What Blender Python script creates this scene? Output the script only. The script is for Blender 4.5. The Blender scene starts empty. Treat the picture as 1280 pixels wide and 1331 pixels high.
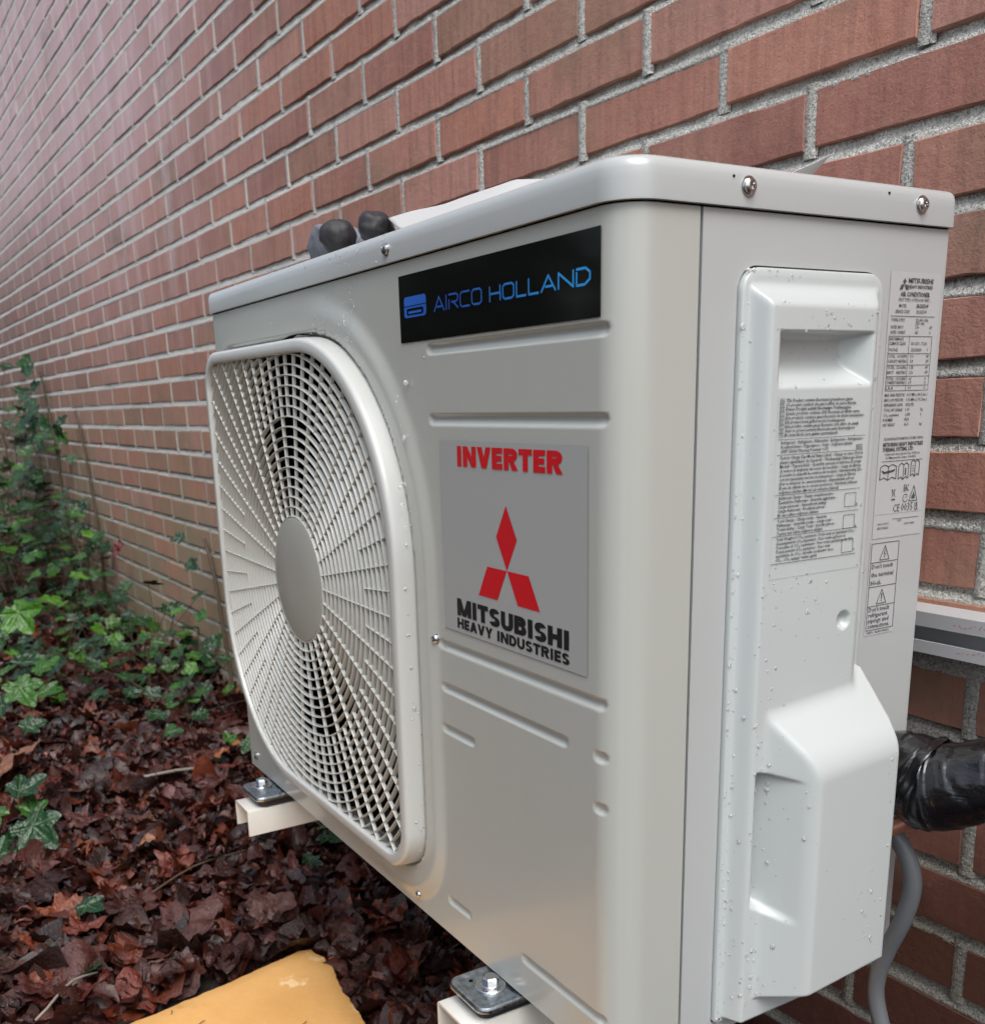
import bpy, bmesh, math, random
import numpy as np
from mathutils import Vector, Matrix, noise
random.seed(7); rng = np.random.default_rng(7)
R = math.radians
SC = bpy.context.scene
COL = SC.collection

# ------------------------------------------------------------------ camera
cam_d = bpy.data.cameras.new('camera'); cam = bpy.data.objects.new('camera', cam_d); COL.objects.link(cam)
cam_d.sensor_fit = 'HORIZONTAL'; cam_d.sensor_width = 36.0
cam_d.lens = 1318.4453 / 1280 * 36
cam_d.shift_x = (640 - 623.798) / 1280
cam_d.shift_y = (869.114 - 665.5) / 1280
cam_d.clip_start = 0.02; cam_d.clip_end = 300
_r = Vector((0.51585096, 0.85629744, -0.02554362)); _u = Vector((-0.20608861, 0.15298298, 0.96650075)); _f = Vector((-0.83151985, 0.49330609, -0.25538957))
CAM = Vector((0.48297, -0.38847, 0.46017))
cam.matrix_world = Matrix(((_r.x, _u.x, -_f.x, CAM.x), (_r.y, _u.y, -_f.y, CAM.y), (_r.z, _u.z, -_f.z, CAM.z), (0, 0, 0, 1)))
cam_d.dof.use_dof = True; cam_d.dof.focus_distance = 0.82; cam_d.dof.aperture_fstop = 15.0
SC.camera = cam

# ------------------------------------------------------------------ sky, sun, exposure
SUN_EL, SUN_AZ = 58, 40          # direction the light comes from: azimuth measured from +Y towards +X
world = bpy.data.worlds.new('World'); SC.world = world; world.use_nodes = True
wn, wl = world.node_tree.nodes, world.node_tree.links
bg = wn['Background']; sky = wn.new('ShaderNodeTexSky'); sky.sky_type = 'NISHITA'; sky.sun_disc = False
sky.sun_elevation = R(SUN_EL); sky.sun_rotation = R(106); sky.air_density = 1.0; sky.dust_density = 4.0; sky.ozone_density = 1.0
hsv = wn.new('ShaderNodeHueSaturation'); hsv.inputs['Saturation'].default_value = 0.62
wl.new(sky.outputs[0], hsv.inputs['Color']); wl.new(hsv.outputs[0], bg.inputs['Color']); bg.inputs['Strength'].default_value = 0.12
sd_ = bpy.data.lights.new('sun', 'SUN'); sun = bpy.data.objects.new('sun', sd_); COL.objects.link(sun)
sd_.energy = 1.1; sd_.angle = R(40); sd_.color = (0.96, 0.98, 1.0)
_az = R(106); _el = R(SUN_EL)
sdir = Vector((math.sin(_az) * math.cos(_el), math.cos(_az) * math.cos(_el), math.sin(_el)))   # towards the sun
sun.rotation_euler = sdir.to_track_quat('Z', 'Y').to_euler()
SC.view_settings.view_transform = 'Standard'; SC.view_settings.look = 'None'
SC.view_settings.gamma = 1; SC.view_settings.use_curve_mapping = False
SC.view_settings.exposure = 0.92
SC.cycles.max_bounces = 8; SC.cycles.glossy_bounces = 4; SC.cycles.transmission_bounces = 5

# ------------------------------------------------------------------ helpers
def tag(o, label=None, cat=None, group=None, kind=None):
    if label: o['label'] = label
    if cat: o['category'] = cat
    if group: o['group'] = group
    if kind: o['kind'] = kind
    return o
def empty(name, loc=(0, 0, 0), label=None, cat=None, group=None):
    o = bpy.data.objects.new(name, None); COL.objects.link(o); o.location = loc; o.empty_display_size = .05
    return tag(o, label, cat, group)
def wloc(o):
    v = Vector((0, 0, 0))
    while o: v += o.location; o = o.parent
    return v
def mk(name, v, f, mat, parent=None, smooth=False, attr=None, local=False):
    """mesh from world-space verts; stored relative to its parent"""
    v = np.asarray(v, float).reshape(-1, 3)
    if parent is not None and not local: v = v - np.array(wloc(parent))[None]
    me = bpy.data.meshes.new(name)
    if isinstance(f, np.ndarray):
        n = len(f); k = f.shape[1]
        me.vertices.add(len(v)); me.vertices.foreach_set('co', v.astype(np.float32).ravel())
        me.loops.add(n * k); me.loops.foreach_set('vertex_index', f.astype(np.int32).ravel())
        me.polygons.add(n); me.polygons.foreach_set('loop_start', np.arange(0, n * k, k, dtype=np.int32))
        me.update(calc_edges=True)
    else:
        me.from_pydata([tuple(p) for p in v], [], f)
    if smooth: me.polygons.foreach_set('use_smooth', [True] * len(me.polygons))
    if attr:
        for an, (typ, data) in attr.items():
            a = me.attributes.new(an, typ, 'POINT')
            a.data.foreach_set('color' if typ == 'FLOAT_COLOR' else 'value', np.asarray(data, np.float32).ravel())
    me.update()
    if mat is not None: me.materials.append(mat)
    o = bpy.data.objects.new(name, me); COL.objects.link(o)
    if parent is not None: o.parent = parent
    return o
class MB:
    def __init__(s): s.v = []; s.f = []
    def add(s, v, f):
        n = len(s.v); s.v += [tuple(p) for p in v]; s.f += [tuple(i + n for i in q) for q in f]
    def box(s, a, b, ch=0.0):
        x0, y0, z0 = a; x1, y1, z1 = b
        if ch <= 0:
            s.add([(x, y, z) for x in (x0, x1) for y in (y0, y1) for z in (z0, z1)],
                  [(0, 1, 3, 2), (4, 6, 7, 5), (0, 4, 5, 1), (2, 3, 7, 6), (0, 2, 6, 4), (1, 5, 7, 3)]); return
        bm = bmesh.new(); bmesh.ops.create_cube(bm, size=1)
        for q in bm.verts: q.co = Vector(((x0 + x1) / 2 + q.co.x * (x1 - x0), (y0 + y1) / 2 + q.co.y * (y1 - y0), (z0 + z1) / 2 + q.co.z * (z1 - z0)))
        bmesh.ops.bevel(bm, geom=bm.edges[:] , offset=ch, segments=2, affect='EDGES', profile=.5)
        bm.verts.index_update(); s.add([v.co[:] for v in bm.verts], [[v.index for v in f.verts] for f in bm.faces]); bm.free()
    def tube(s, pts, rad, n=10, cap=True, squash=None):
        pts = [Vector(p) for p in pts]; m = len(pts)
        if not hasattr(rad, '__len__'): rad = [rad] * m
        t0 = (pts[1] - pts[0]).normalized(); ref = Vector((0, 0, 1)) if abs(t0.z) < .9 else Vector((1, 0, 0))
        side = t0.cross(ref).normalized(); vs = []
        for i, p in enumerate(pts):
            t = (pts[min(i + 1, m - 1)] - pts[max(i - 1, 0)]).normalized()
            side = (side - t * side.dot(t)).normalized(); up = side.cross(t)
            for k in range(n):
                a = 2 * math.pi * k / n
                vs.append(p + (side * math.cos(a) + up * math.sin(a)) * rad[i])
        fs = [(i * n + k, i * n + (k + 1) % n, (i + 1) * n + (k + 1) % n, (i + 1) * n + k) for i in range(m - 1) for k in range(n)]
        if cap: fs += [tuple(range(n)), tuple(range((m - 1) * n, m * n))[::-1]]
        s.add(vs, fs)
    def lathe(s, c, axis, prof, n=20):
        """prof: list of (radius, height along axis)"""
        axis = Vector(axis).normalized(); ref = Vector((0, 0, 1)) if abs(axis.z) < .9 else Vector((1, 0, 0))
        a = axis.cross(ref).normalized(); b = axis.cross(a); c = Vector(c); vs = []
        for r, h in prof:
            for k in range(n):
                t = 2 * math.pi * k / n; vs.append(c + axis * h + (a * math.cos(t) + b * math.sin(t)) * r)
        m = len(prof)
        fs = [(i * n + k, i * n + (k + 1) % n, (i + 1) * n + (k + 1) % n, (i + 1) * n + k) for i in range(m - 1) for k in range(n)]
        fs += [tuple(range(n)), tuple(range((m - 1) * n, m * n))]
        s.add(vs, fs)
    def build(s, name, mat, parent=None, smooth=False):
        o = mk(name, s.v, s.f, mat, parent, smooth)
        bm = bmesh.new(); bm.from_mesh(o.data); bmesh.ops.recalc_face_normals(bm, faces=bm.faces[:]); bm.to_mesh(o.data); bm.free()
        return o
def autosmooth(o, ang=35):
    me = o.data; me.polygons.foreach_set('use_smooth', [True] * len(me.polygons))
    bm = bmesh.new(); bm.from_mesh(me)
    for e in bm.edges:
        if len(e.link_faces) == 2 and e.calc_face_angle(0) > R(ang): e.smooth = False
    bm.to_mesh(me); bm.free(); return o

# ------------------------------------------------------------------ materials
def mat(name, col=(.5, .5, .5), rough=.5, metal=0, spec=.5, coat=0):
    m = bpy.data.materials.new(name); m.use_nodes = True
    b = m.node_tree.nodes['Principled BSDF']
    b.inputs['Base Color'].default_value = (*col, 1); b.inputs['Roughness'].default_value = rough
    b.inputs['Metallic'].default_value = metal; b.inputs['Specular IOR Level'].default_value = spec
    b.inputs['Coat Weight'].default_value = coat; b.inputs['Coat Roughness'].default_value = .08
    return m
class NT:
    def __init__(s, m): s.m = m; s.n = m.node_tree.nodes; s.l = m.node_tree.links; s.b = s.n['Principled BSDF']
    def new(s, t, **k):
        n = s.n.new(t)
        for a, v in k.items():
            if a in n.inputs: n.inputs[a].default_value = v
            else: setattr(n, a, v)
        return n
    def link(s, a, b): s.l.new(a, b)
    def coord(s, kind='Object', scale=(1, 1, 1)):
        t = s.new('ShaderNodeTexCoord'); mp = s.new('ShaderNodeMapping'); mp.inputs['Scale'].default_value = scale
        s.link(t.outputs[kind], mp.inputs['Vector']); return mp.outputs[0]
    def pos(s, scale=(1, 1, 1)):
        t = s.new('ShaderNodeNewGeometry'); mp = s.new('ShaderNodeMapping'); mp.inputs['Scale'].default_value = scale
        s.link(t.outputs['Position'], mp.inputs['Vector']); return mp.outputs[0]
    def noise(s, vec, scale, detail=4, rough=.55, dist=0):
        n = s.new('ShaderNodeTexNoise', Scale=scale, Detail=detail, Roughness=rough, Distortion=dist); s.link(vec, n.inputs['Vector']); return n.outputs[0]
    def ramp(s, fac, stops):
        r = s.new('ShaderNodeValToRGB'); e = r.color_ramp.elements
        while len(e) < len(stops): e.new(.5)
        for q, (p, c) in zip(e, stops): q.position = p; q.color = (*c, 1) if len(c) == 3 else c
        s.link(fac, r.inputs[0]); return r.outputs[0]
    def rampf(s, fac, a, b, va=0, vb=1):
        r = s.new('ShaderNodeMapRange'); r.inputs[1].default_value = a; r.inputs[2].default_value = b; r.inputs[3].default_value = va; r.inputs[4].default_value = vb
        s.link(fac, r.inputs[0]); return r.outputs[0]
    def mix(s, fac, a, b, mode='MIX'):
        m = s.new('ShaderNodeMix', data_type='RGBA', blend_type=mode)
        for sock, v in ((m.inputs[0], fac), (m.inputs[6], a), (m.inputs[7], b)):
            if isinstance(v, (float, int)): sock.default_value = v
            elif isinstance(v, tuple): sock.default_value = (*v, 1)
            else: s.link(v, sock)
        return m.outputs[2]
    def math(s, op, a, b=0.0, c=None):
        m = s.new('ShaderNodeMath', operation=op)
        for i, v in enumerate((a, b) if c is None else (a, b, c)):
            if isinstance(v, (float, int)): m.inputs[i].default_value = v
            else: s.link(v, m.inputs[i])
        return m.outputs[0]
    def bump(s, h, strength=.3, dist=.001, prev=None):
        b = s.new('ShaderNodeBump', Strength=strength, Distance=dist); s.link(h, b.inputs['Height'])
        if prev: s.link(prev, b.inputs['Normal'])
        return b.outputs[0]
def attr_node(t, name):
    a = t.new('ShaderNodeAttribute'); a.attribute_name = name; return a

def paint(name, col, rough=.3, peel=.05):
    m = mat(name, col, rough, coat=.35); t = NT(m); v = t.pos()
    n1 = t.noise(v, 9, 5, .6); n2 = t.noise(v, 420, 2)
    st = t.noise(t.pos((26, 26, 2.2)), 1, 2, .5)
    t.link(t.mix(t.math('MULTIPLY', t.rampf(st, .3, .8, 0, .16), t.rampf(t.noise(v, 3, 1), .2, .8)), (*col,), tuple(c * f for c, f in zip(col, (.78, .77, .70)))), t.b.inputs['Base Color'])
    return m
M = {}
M['panel'] = paint('painted_steel_beige', (.430, .443, .408), .28)
M['panel_side'] = paint('painted_steel_side', (.435, .456, .450), .30)
M['cover'] = paint('white_plastic', (.50, .54, .532), .34, .03)
M['frame'] = paint('grille_plastic', (.50, .51, .485), .34, .03)
M['ring'] = mat('grille_ring_plastic', (.50, .51, .475), .35)
M['hub'] = paint('hub_cap_plastic', (.36, .365, .33), .35)
M['dark'] = mat('dark_interior', (.004, .004, .004), .9, spec=.1)
M['fin'] = mat('heat_exchanger', (.02, .021, .022), .45, .6)
M['blade'] = mat('fan_blade_plastic', (.018, .018, .018), .6, spec=.2)
M['bracket'] = paint('bracket_cream_paint', (.66, .65, .60), .35)
M['steel'] = mat('screw_steel', (.55, .55, .55), .18, 1)
def galv():
    m = mat('galvanised_steel', (.42, .47, .50), .32, 1); t = NT(m); v = t.pos()
    t.link(t.ramp(t.noise(v, 160, 4), [(.3, (.24, .28, .31)), (.75, (.58, .63, .66))]), t.b.inputs['Base Color'])
    t.link(t.rampf(t.noise(v, 260, 4), .3, .7, .22, .5), t.b.inputs['Roughness']); t.link(t.bump(t.noise(v, 300, 3), .25, .0008), t.b.inputs['Normal']); return m
M['galv'] = galv()
M['alu'] = mat('rail_zinc', (.62, .63, .64), .38, .25)
M['rubber'] = mat('rubber_pad', (.02, .022, .025), .55)
M['black_sticker'] = mat('black_glossy_film', (.006, .006, .006), .10, coat=.5)
M['sticker'] = mat('silver_grey_film', (.375, .385, .375), .20, coat=.3)
M['plate_film'] = mat('label_film', (.465, .475, .475), .28, coat=.15)
M['red'] = mat('red_print', (.56, .012, .018), .3)
M['black_print'] = mat('black_print', (.012, .012, .013), .4)
M['grey_print'] = mat('grey_print', (.075, .08, .085), .5)
M['film_blue'] = bpy.data.materials.new('blue_print')
M['film_blue'].use_nodes = True
_t = NT(M['film_blue']); _v = _t.new('ShaderNodeNewGeometry'); _s = _t.new('ShaderNodeSeparateXYZ'); _t.link(_v.outputs['Position'], _s.inputs[0])
_t.link(_t.ramp(_t.rampf(_s.outputs[0], -.28, -.02), [(0, (.010, .12, .55)), (.35, (.012, .07, .36)), (1, (.035, .36, .80))]), _t.b.inputs['Base Color']); _t.b.inputs['Roughness'].default_value = .3
M['copper'] = mat('copper_pipe', (.72, .34, .24), .35, .7)
def tape():
    m = mat('black_tape', (.004, .0045, .006), .2, coat=.5); t = NT(m); v = t.pos()
    n = t.noise(v, 55, 5, .6, 1.2); t.link(t.bump(t.noise(t.pos((30, 30, 120)), 1, 3, .6, 2.0), .22, .004, t.bump(n, .22, .004)), t.b.inputs['Normal'])
    t.link(t.rampf(t.noise(v, 35, 4), .3, .7, .16, .34), t.b.inputs['Roughness']); return m
M['tape'] = tape()
M['cable'] = mat('grey_cable_sheath', (.13, .14, .15), .42)
M['paper'] = mat('white_paper', (.52, .53, .525), .55)
M['paper'].node_tree.nodes['Principled BSDF'].inputs['Transmission Weight'].default_value = 0
def knit(name, c):
    m = mat(name, c, .9); t = NT(m); v = t.pos()
    w = t.new('ShaderNodeTexWave', Scale=330, Distortion=1.5); t.link(v, w.inputs['Vector'])
    t.link(t.bump(w.outputs['Fac'], .5, .0008), t.b.inputs['Normal']); return m
M['knit'] = knit('grey_knit', (.17, .18, .21)); M['cuff'] = knit('yellow_cuff', (.55, .48, .05))
M['nitrile'] = mat('black_nitrile', (.022, .022, .025), .6)
_t = NT(M['nitrile']); _t.link(_t.bump(_t.noise(_t.pos(), 700, 3), .5, .0006), _t.b.inputs['Normal'])
_d = mat('water_drop', (1, 1, 1), .03, coat=1); _b = _d.node_tree.nodes['Principled BSDF']; _b.inputs['Transmission Weight'].default_value = .8; _b.inputs['IOR'].default_value = 1.33; M['water'] = _d

def brick_mat():
    m = mat('brick_face', (.3, .12, .09), .75); t = NT(m); v = t.pos()
    oi = t.new('ShaderNodeObjectInfo'); at = attr_node(t, 'tone')
    rnd = t.math('FRACT', t.math('ADD', t.math('MULTIPLY', oi.outputs['Random'], 7.13), at.outputs['Fac']))
    base = t.ramp(rnd, [(0, (.31, .130, .100)), (.18, (.49, .205, .145)), (.36, (.39, .165, .125)), (.52, (.54, .220, .135)), (.66, (.47, .220, .170)), (.80, (.54, .265, .210)), (.92, (.36, .190, .125)), (1, (.44, .190, .140))])
    # mottling and vertical scratches from firing
    n1 = t.noise(v, 14, 6, .65); base = t.mix(t.rampf(n1, .35, .75, 0, .5), base, (.56, .31, .22))
    n2 = t.noise(t.pos((90, 90, 9)), 1, 5, .7); base = t.mix(t.rampf(n2, .44, .70, 0, .5), base, (.17, .080, .065))
    n3 = t.noise(v, 900, 2, .6); base = t.mix(t.rampf(n3, .60, .72, 0, .55), base, (.50, .38, .34))
    n3b = t.noise(v, 650, 2, .6); base = t.mix(t.rampf(n3b, .62, .70, 0, .6), base, (.075, .04, .035))
    sep = t.new('ShaderNodeSeparateXYZ'); g = t.new('ShaderNodeNewGeometry'); t.link(g.outputs['Position'], sep.inputs[0])
    X, Z = sep.outputs[0], sep.outputs[2]
    # lime streaks high on the far wall
    st = t.noise(t.pos((15, 15, 1.3)), 1, 5, .7); hi = t.math('MULTIPLY', t.rampf(Z, .5, 1.3), t.rampf(X, -1.3, -2.6))
    base = t.mix(t.math('MULTIPLY', t.rampf(st, .52, .66, 0, .85), hi), base, (.85, .78, .80))
    pk = t.noise(t.pos((3, 3, 2)), 1, 4, .6); base = t.mix(t.math('MULTIPLY', t.rampf(pk, .35, .65, .45, .9), hi), base, (.72, .47, .47))  # glare on the upper far bricks, painted in as pale pink
    dk = t.math('MULTIPLY', t.rampf(X, -3.0, -4.4), t.rampf(Z, 1.5, .9)); base = t.mix(t.math('MULTIPLY', dk, t.rampf(st, .35, .6, .35, .8)), base, (.20, .135, .11))  # shade towards the wall's far end, mixed into the brick colour
    # algae low on the far wall
    al = t.noise(t.pos((3, 3, 2.2)), 1, 6, .7); lo = t.math('MULTIPLY', t.rampf(Z, .72, .12), t.rampf(X, -.9, -1.7))
    base = t.mix(t.math('MULTIPLY', t.rampf(al, .36, .60, .15, .9), lo), base, (.27, .235, .14))
    sp = t.noise(t.pos((4, 4, 5)), 1, 4, .7); base = t.mix(t.rampf(sp, .56, .72, 0, .55), base, (.24, .175, .11))
    # damp dark bricks under the rail by the unit
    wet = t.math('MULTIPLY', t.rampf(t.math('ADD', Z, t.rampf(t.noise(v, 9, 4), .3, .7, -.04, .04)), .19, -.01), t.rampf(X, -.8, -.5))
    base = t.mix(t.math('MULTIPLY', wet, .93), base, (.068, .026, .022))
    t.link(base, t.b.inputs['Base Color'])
    t.link(t.math('MINIMUM', t.rampf(wet, 0, 1, .72, .40), t.rampf(hi, 0, 1, .72, .42)), t.b.inputs['Roughness'])
    h = t.math('ADD', t.math('MULTIPLY', t.noise(v, 420, 4, .7), .5), t.noise(v, 90, 4, .6))
    bp = t.bump(h, .55, .0022); bp = t.bump(t.noise(t.pos((60, 60, 1400)), 1, 2), .12, .0008, bp)
    t.link(bp, t.b.inputs['Normal']); return m
M['brick'] = brick_mat()
def mortar_mat():
    m = mat('mortar', (.4, .39, .36), .9); t = NT(m); v = t.pos()
    n = t.noise(v, 420, 3, .75); c = t.ramp(n, [(.30, (.11, .105, .09)), (.41, (.42, .41, .37)), (.53, (.68, .67, .61)), (.72, (.93, .92, .86))])
    c = t.mix(t.rampf(t.noise(v, 22, 5), .45, .7, 0, .4), c, (.42, .41, .35))
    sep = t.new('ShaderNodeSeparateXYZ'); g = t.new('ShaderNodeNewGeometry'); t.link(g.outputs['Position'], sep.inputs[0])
    c = t.mix(t.math('MULTIPLY', t.rampf(sep.outputs[0], -.9, -1.8, 0, .6), t.rampf(sep.outputs[2], .25, .65)), c, (.88, .86, .80))  # far joints paler: lime, plus sky light on their slopes painted in
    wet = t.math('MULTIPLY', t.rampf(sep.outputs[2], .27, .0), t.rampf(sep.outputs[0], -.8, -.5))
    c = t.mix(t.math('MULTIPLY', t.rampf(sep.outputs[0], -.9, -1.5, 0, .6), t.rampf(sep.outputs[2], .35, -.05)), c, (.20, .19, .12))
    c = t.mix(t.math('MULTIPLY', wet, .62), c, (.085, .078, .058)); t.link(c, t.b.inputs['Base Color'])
    bp = t.bump(t.noise(v, 330, 3, .7), 1.0, .0045); bp = t.bump(t.noise(v, 1200, 2), .6, .001, bp); t.link(bp, t.b.inputs['Normal']); return m
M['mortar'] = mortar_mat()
def leafmat(name, rough=.3, litter=True):
    m = mat(name, (.1, .05, .03), rough, coat=.0); t = NT(m); v = t.pos(); a = attr_node(t, 'tint')
    c = a.outputs['Color']
    c = t.mix(t.rampf(t.noise(v, 60, 5, .7), .42, .72, 0, .6), c, t.mix(1.0, c, (.42, .38, .36), 'MULTIPLY'))
    t.link(c, t.b.inputs['Base Color']); t.link(t.rampf(t.noise(v, 55, 4), .38, .62, rough - .16, rough + .3), t.b.inputs['Roughness'])
    t.link(t.bump(t.noise(v, 110, 5, .7), .9, .004), t.b.inputs['Normal']); return m
M['litter'] = leafmat('wet_dead_leaves', .26)
M['litter'].node_tree.nodes['Principled BSDF'].inputs['Coat Weight'].default_value = .12
def ivymat():
    m = mat('ivy_leaf', (.03, .08, .025), .2, spec=.42); t = NT(m); v = t.pos(); a = attr_node(t, 'vein'); oi = t.new('ShaderNodeObjectInfo'); at = attr_node(t, 'tone')
    rnd = t.math('FRACT', t.math('ADD', t.math('MULTIPLY', oi.outputs['Random'], 5.7), at.outputs['Fac']))
    c = t.ramp(rnd, [(0, (.005, .026, .008)), (.40, (.008, .037, .009)), (.68, (.015, .060, .008)), (.90, (.036, .12, .006)), (1, (.055, .16, .012))])
    c = t.mix(t.rampf(t.noise(v, 40, 4), .4, .7, 0, .4), c, (.012, .038, .014))
    c = t.mix(t.math('MULTIPLY', a.outputs['Fac'], .40), c, (.15, .22, .11)); t.link(c, t.b.inputs['Base Color'])
    t.link(t.rampf(t.noise(v, 45, 3), .35, .65, .06, .22), t.b.inputs['Roughness']); t.link(t.bump(t.noise(v, 60, 4), .8, .009), t.b.inputs['Normal'])
    return m
M['ivy'] = ivymat()
M['stem'] = mat('brown_stem', (.07, .045, .025), .7)
M['twig'] = mat('bare_twig', (.22, .19, .165), .5)
M['hedge'] = mat('hedge_leaf', (.028, .06, .02), .6)
def soil():
    m = mat('dark_soil', (.02, .014, .01), .7); t = NT(m); v = t.pos()
    t.link(t.ramp(t.noise(v, 45, 8, .7), [(.3, (.008, .006, .005)), (.6, (.03, .018, .012)), (.8, (.06, .035, .02))]), t.b.inputs['Base Color'])
    t.link(t.bump(t.noise(v, 60, 8, .75), 1, .02), t.b.inputs['Normal']); return m
M['soil'] = soil()
def boardmat():
    m = mat('orange_board', (.72, .40, .12), .6); t = NT(m); v = t.pos()
    c = t.ramp(t.noise(v, 8, 6, .6), [(.3, (.60, .315, .095)), (.7, (.69, .39, .135))])
    c = t.mix(t.rampf(t.noise(v, 26, 3, .5), .66, .70, 0, .7), c, (.84, .62, .34))
    c = t.mix(t.rampf(t.noise(v, 19, 4, .5, .4), .69, .73, 0, .5), c, (.45, .24, .05)); t.link(c, t.b.inputs['Base Color'])
    t.link(t.bump(t.noise(v, 70, 6, .6), .35, .003), t.b.inputs['Normal']); return m
M['board'] = boardmat()

# ------------------------------------------------------------------ ground
def gz(x, y):
    n = noise.noise(Vector((x * 1.3, y * 1.3, 3.1))) * .035 + noise.noise(Vector((x * 5, y * 5, 8.1))) * .012
    return -.285 + n + .025 * min(1, max(0, (-x - 2.2) / 2.0)) * 1.0
xs = np.concatenate([np.linspace(-40, -7, 12), np.linspace(-6.5, 1.2, 155), np.linspace(2, 40, 12)])
ys = np.concatenate([np.linspace(-40, -3, 12), np.linspace(-2.5, .5, 61), np.linspace(1.5, 40, 10)])
gv = [(x, y, gz(x, y)) for y in ys for x in xs]; nx = len(xs)
gi = np.arange(len(gv)).reshape(len(ys), nx)
gf = np.stack([gi[:-1, :-1], gi[:-1, 1:], gi[1:, 1:], gi[1:, :-1]], -1).reshape(-1, 4)
tag(mk('ground', gv, gf, M['soil'], smooth=True), kind='structure')

# ------------------------------------------------------------------ brick wall
WA, WB = 0.0209, 0.0021
PX, PZ = .1115, .0633
wall = empty('brick_wall', (-.5728, .3957, .8883), 'red brown brick wall with recessed grey mortar joints behind the outdoor unit', 'wall')
ex = Vector((math.cos(WB) * math.cos(WA), math.cos(WB) * math.sin(WA), math.sin(WB)))
ez = Vector((-math.sin(WB) * math.cos(WA), -math.sin(WB) * math.sin(WA), math.cos(WB))); ey = ez.cross(ex)
WM = Matrix(((ex.x, ey.x, ez.x), (ex.y, ey.y, ez.y), (ex.z, ey.z, ez.z)))
wall.rotation_euler = WM.to_euler()
WLOC = Vector((-.5728, .3957, .8883))
def w2(x, y, z): return WLOC + ex * x + ey * y + ez * z
def proj(p):
    d = Vector(p) - CAM; z = d.dot(_f)
    if z < .05: return None
    return (623.8 + 1318.4 * d.dot(_r) / z, 869.1 - 1318.4 * d.dot(_u) / z, z)
BH = .0490; HL = .1052
def brick_variant(k, w=HL, seg=9):
    rg = random.Random(100 + k)
    per = []
    nh = 3
    for i in range(seg): per.append((-w + 2 * w * i / seg, -BH / 2))
    for i in range(nh): per.append((w, -BH / 2 + BH * i / nh))
    for i in range(seg): per.append((w - 2 * w * i / seg, BH / 2))
    for i in range(nh): per.append((-w, BH / 2 - BH * i / nh))
    n = len(per); v = []
    jit = [(rg.gauss(0, .00055), rg.gauss(0, .00055), abs(rg.gauss(0, .0006))) for _ in per]
    for q in range(2):                        # chips
        i = rg.randrange(n); jit[i] = (jit[i][0], jit[i][1], .003)
    tilt = rg.gauss(0, .002); tz = rg.gauss(0, .008)
    for (x, z), (a, b, c) in zip(per, jit):   # face ring
        s = 1 - .0006 / max(abs(x), .001) if abs(x) > w - .001 else 1
        v.append(((x * s) + a, x * tilt + z * tz, z * (1 - .045) + b))
    for (x, z), (a, b, c) in zip(per, jit): v.append((x + a, .0009 + c + x * tilt, z + b))
    for (x, z) in per: v.append((x, .045, z))
    f = [tuple(range(n))] + [(i + n * L, i + n * (L + 1), (i + 1) % n + n * (L + 1), (i + 1) % n + n * L) for L in (0, 1) for i in range(n)]
    return v, f
bvars = [brick_variant(k) for k in range(12)]
bmeshes = []
for v, f in bvars:
    me = bpy.data.meshes.new('brick'); me.from_pydata(v, [], f); me.materials.append(M['brick']); me.update(); bmeshes.append(me)
shift = {-7: -.020, -9: -.011, -11: -.010, -13: 0, -15: .004}
bricks = []
rows = range(-20, 29)
joints = {}
for r in rows:
    js = [j for j in range(-54, 26) if (j - r) % 2 == 0]
    xsj = []
    for j in js:
        x = PX * j + random.gauss(0, .0022)
        if r in shift and 3 <= j <= 7: x = PX * j + shift[r]
        xsj.append(x)
    joints[r] = xsj
    for a, b in zip(xsj[:-1], xsj[1:]):
        cx = (a + b) / 2; hw = (b - a) / 2 - .0062
        zc = PZ * r + random.gauss(0, .0009); yo = random.gauss(0, .0006); k = random.randrange(12); rot = random.gauss(0, .0022)
        p = proj(w2(cx, 0, zc)); sc = 0
        if p and -60 < p[0] < 1340 and -60 < p[1] < 1390:
            pa = proj(w2(a, 0, zc)); pb = proj(w2(b, 0, zc))
            # hidden behind the unit?
            hid = False
            if pa and pb:
                sc = abs(pb[0] - pa[0]) * (PZ * 1318 / p[2])
                if 330 < p[0] < 1130 and p[1] > 330 - (p[0] - 330) * .05 + 40 and p[1] < 1000: sc *= .001
                if 560 < p[0] < 1000 and p[1] > 330: sc *= .001
        bricks.append((sc, cx, yo, zc, hw / HL, k, rot))
bricks.sort(key=lambda b: -b[0])
sv, sf, stn = [], [], []; off = 0
for i, (sc, cx, yo, zc, sx, k, rot) in enumerate(bricks):
    if i < 300 and sc > 5:
        o = bpy.data.objects.new('brick', bmeshes[k]); COL.objects.link(o); o.parent = wall
        o.location = (cx, yo, zc); o.scale = (sx, 1, 1); o.rotation_euler = (0, rot, 0)
    else:
        v, f = bvars[k]; t = random.random()
        for (x, y, z) in v:
            sv.append((cx + x * sx, yo + y, zc + z + x * rot)); stn.append(t)
        sf += [tuple(q + off for q in g) for g in f]; off += len(v)
tag(mk('distant_bricks', sv, sf, M['brick'], wall, attr={'tone': ('FLOAT', stn)}, local=True), kind='stuff')
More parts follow.
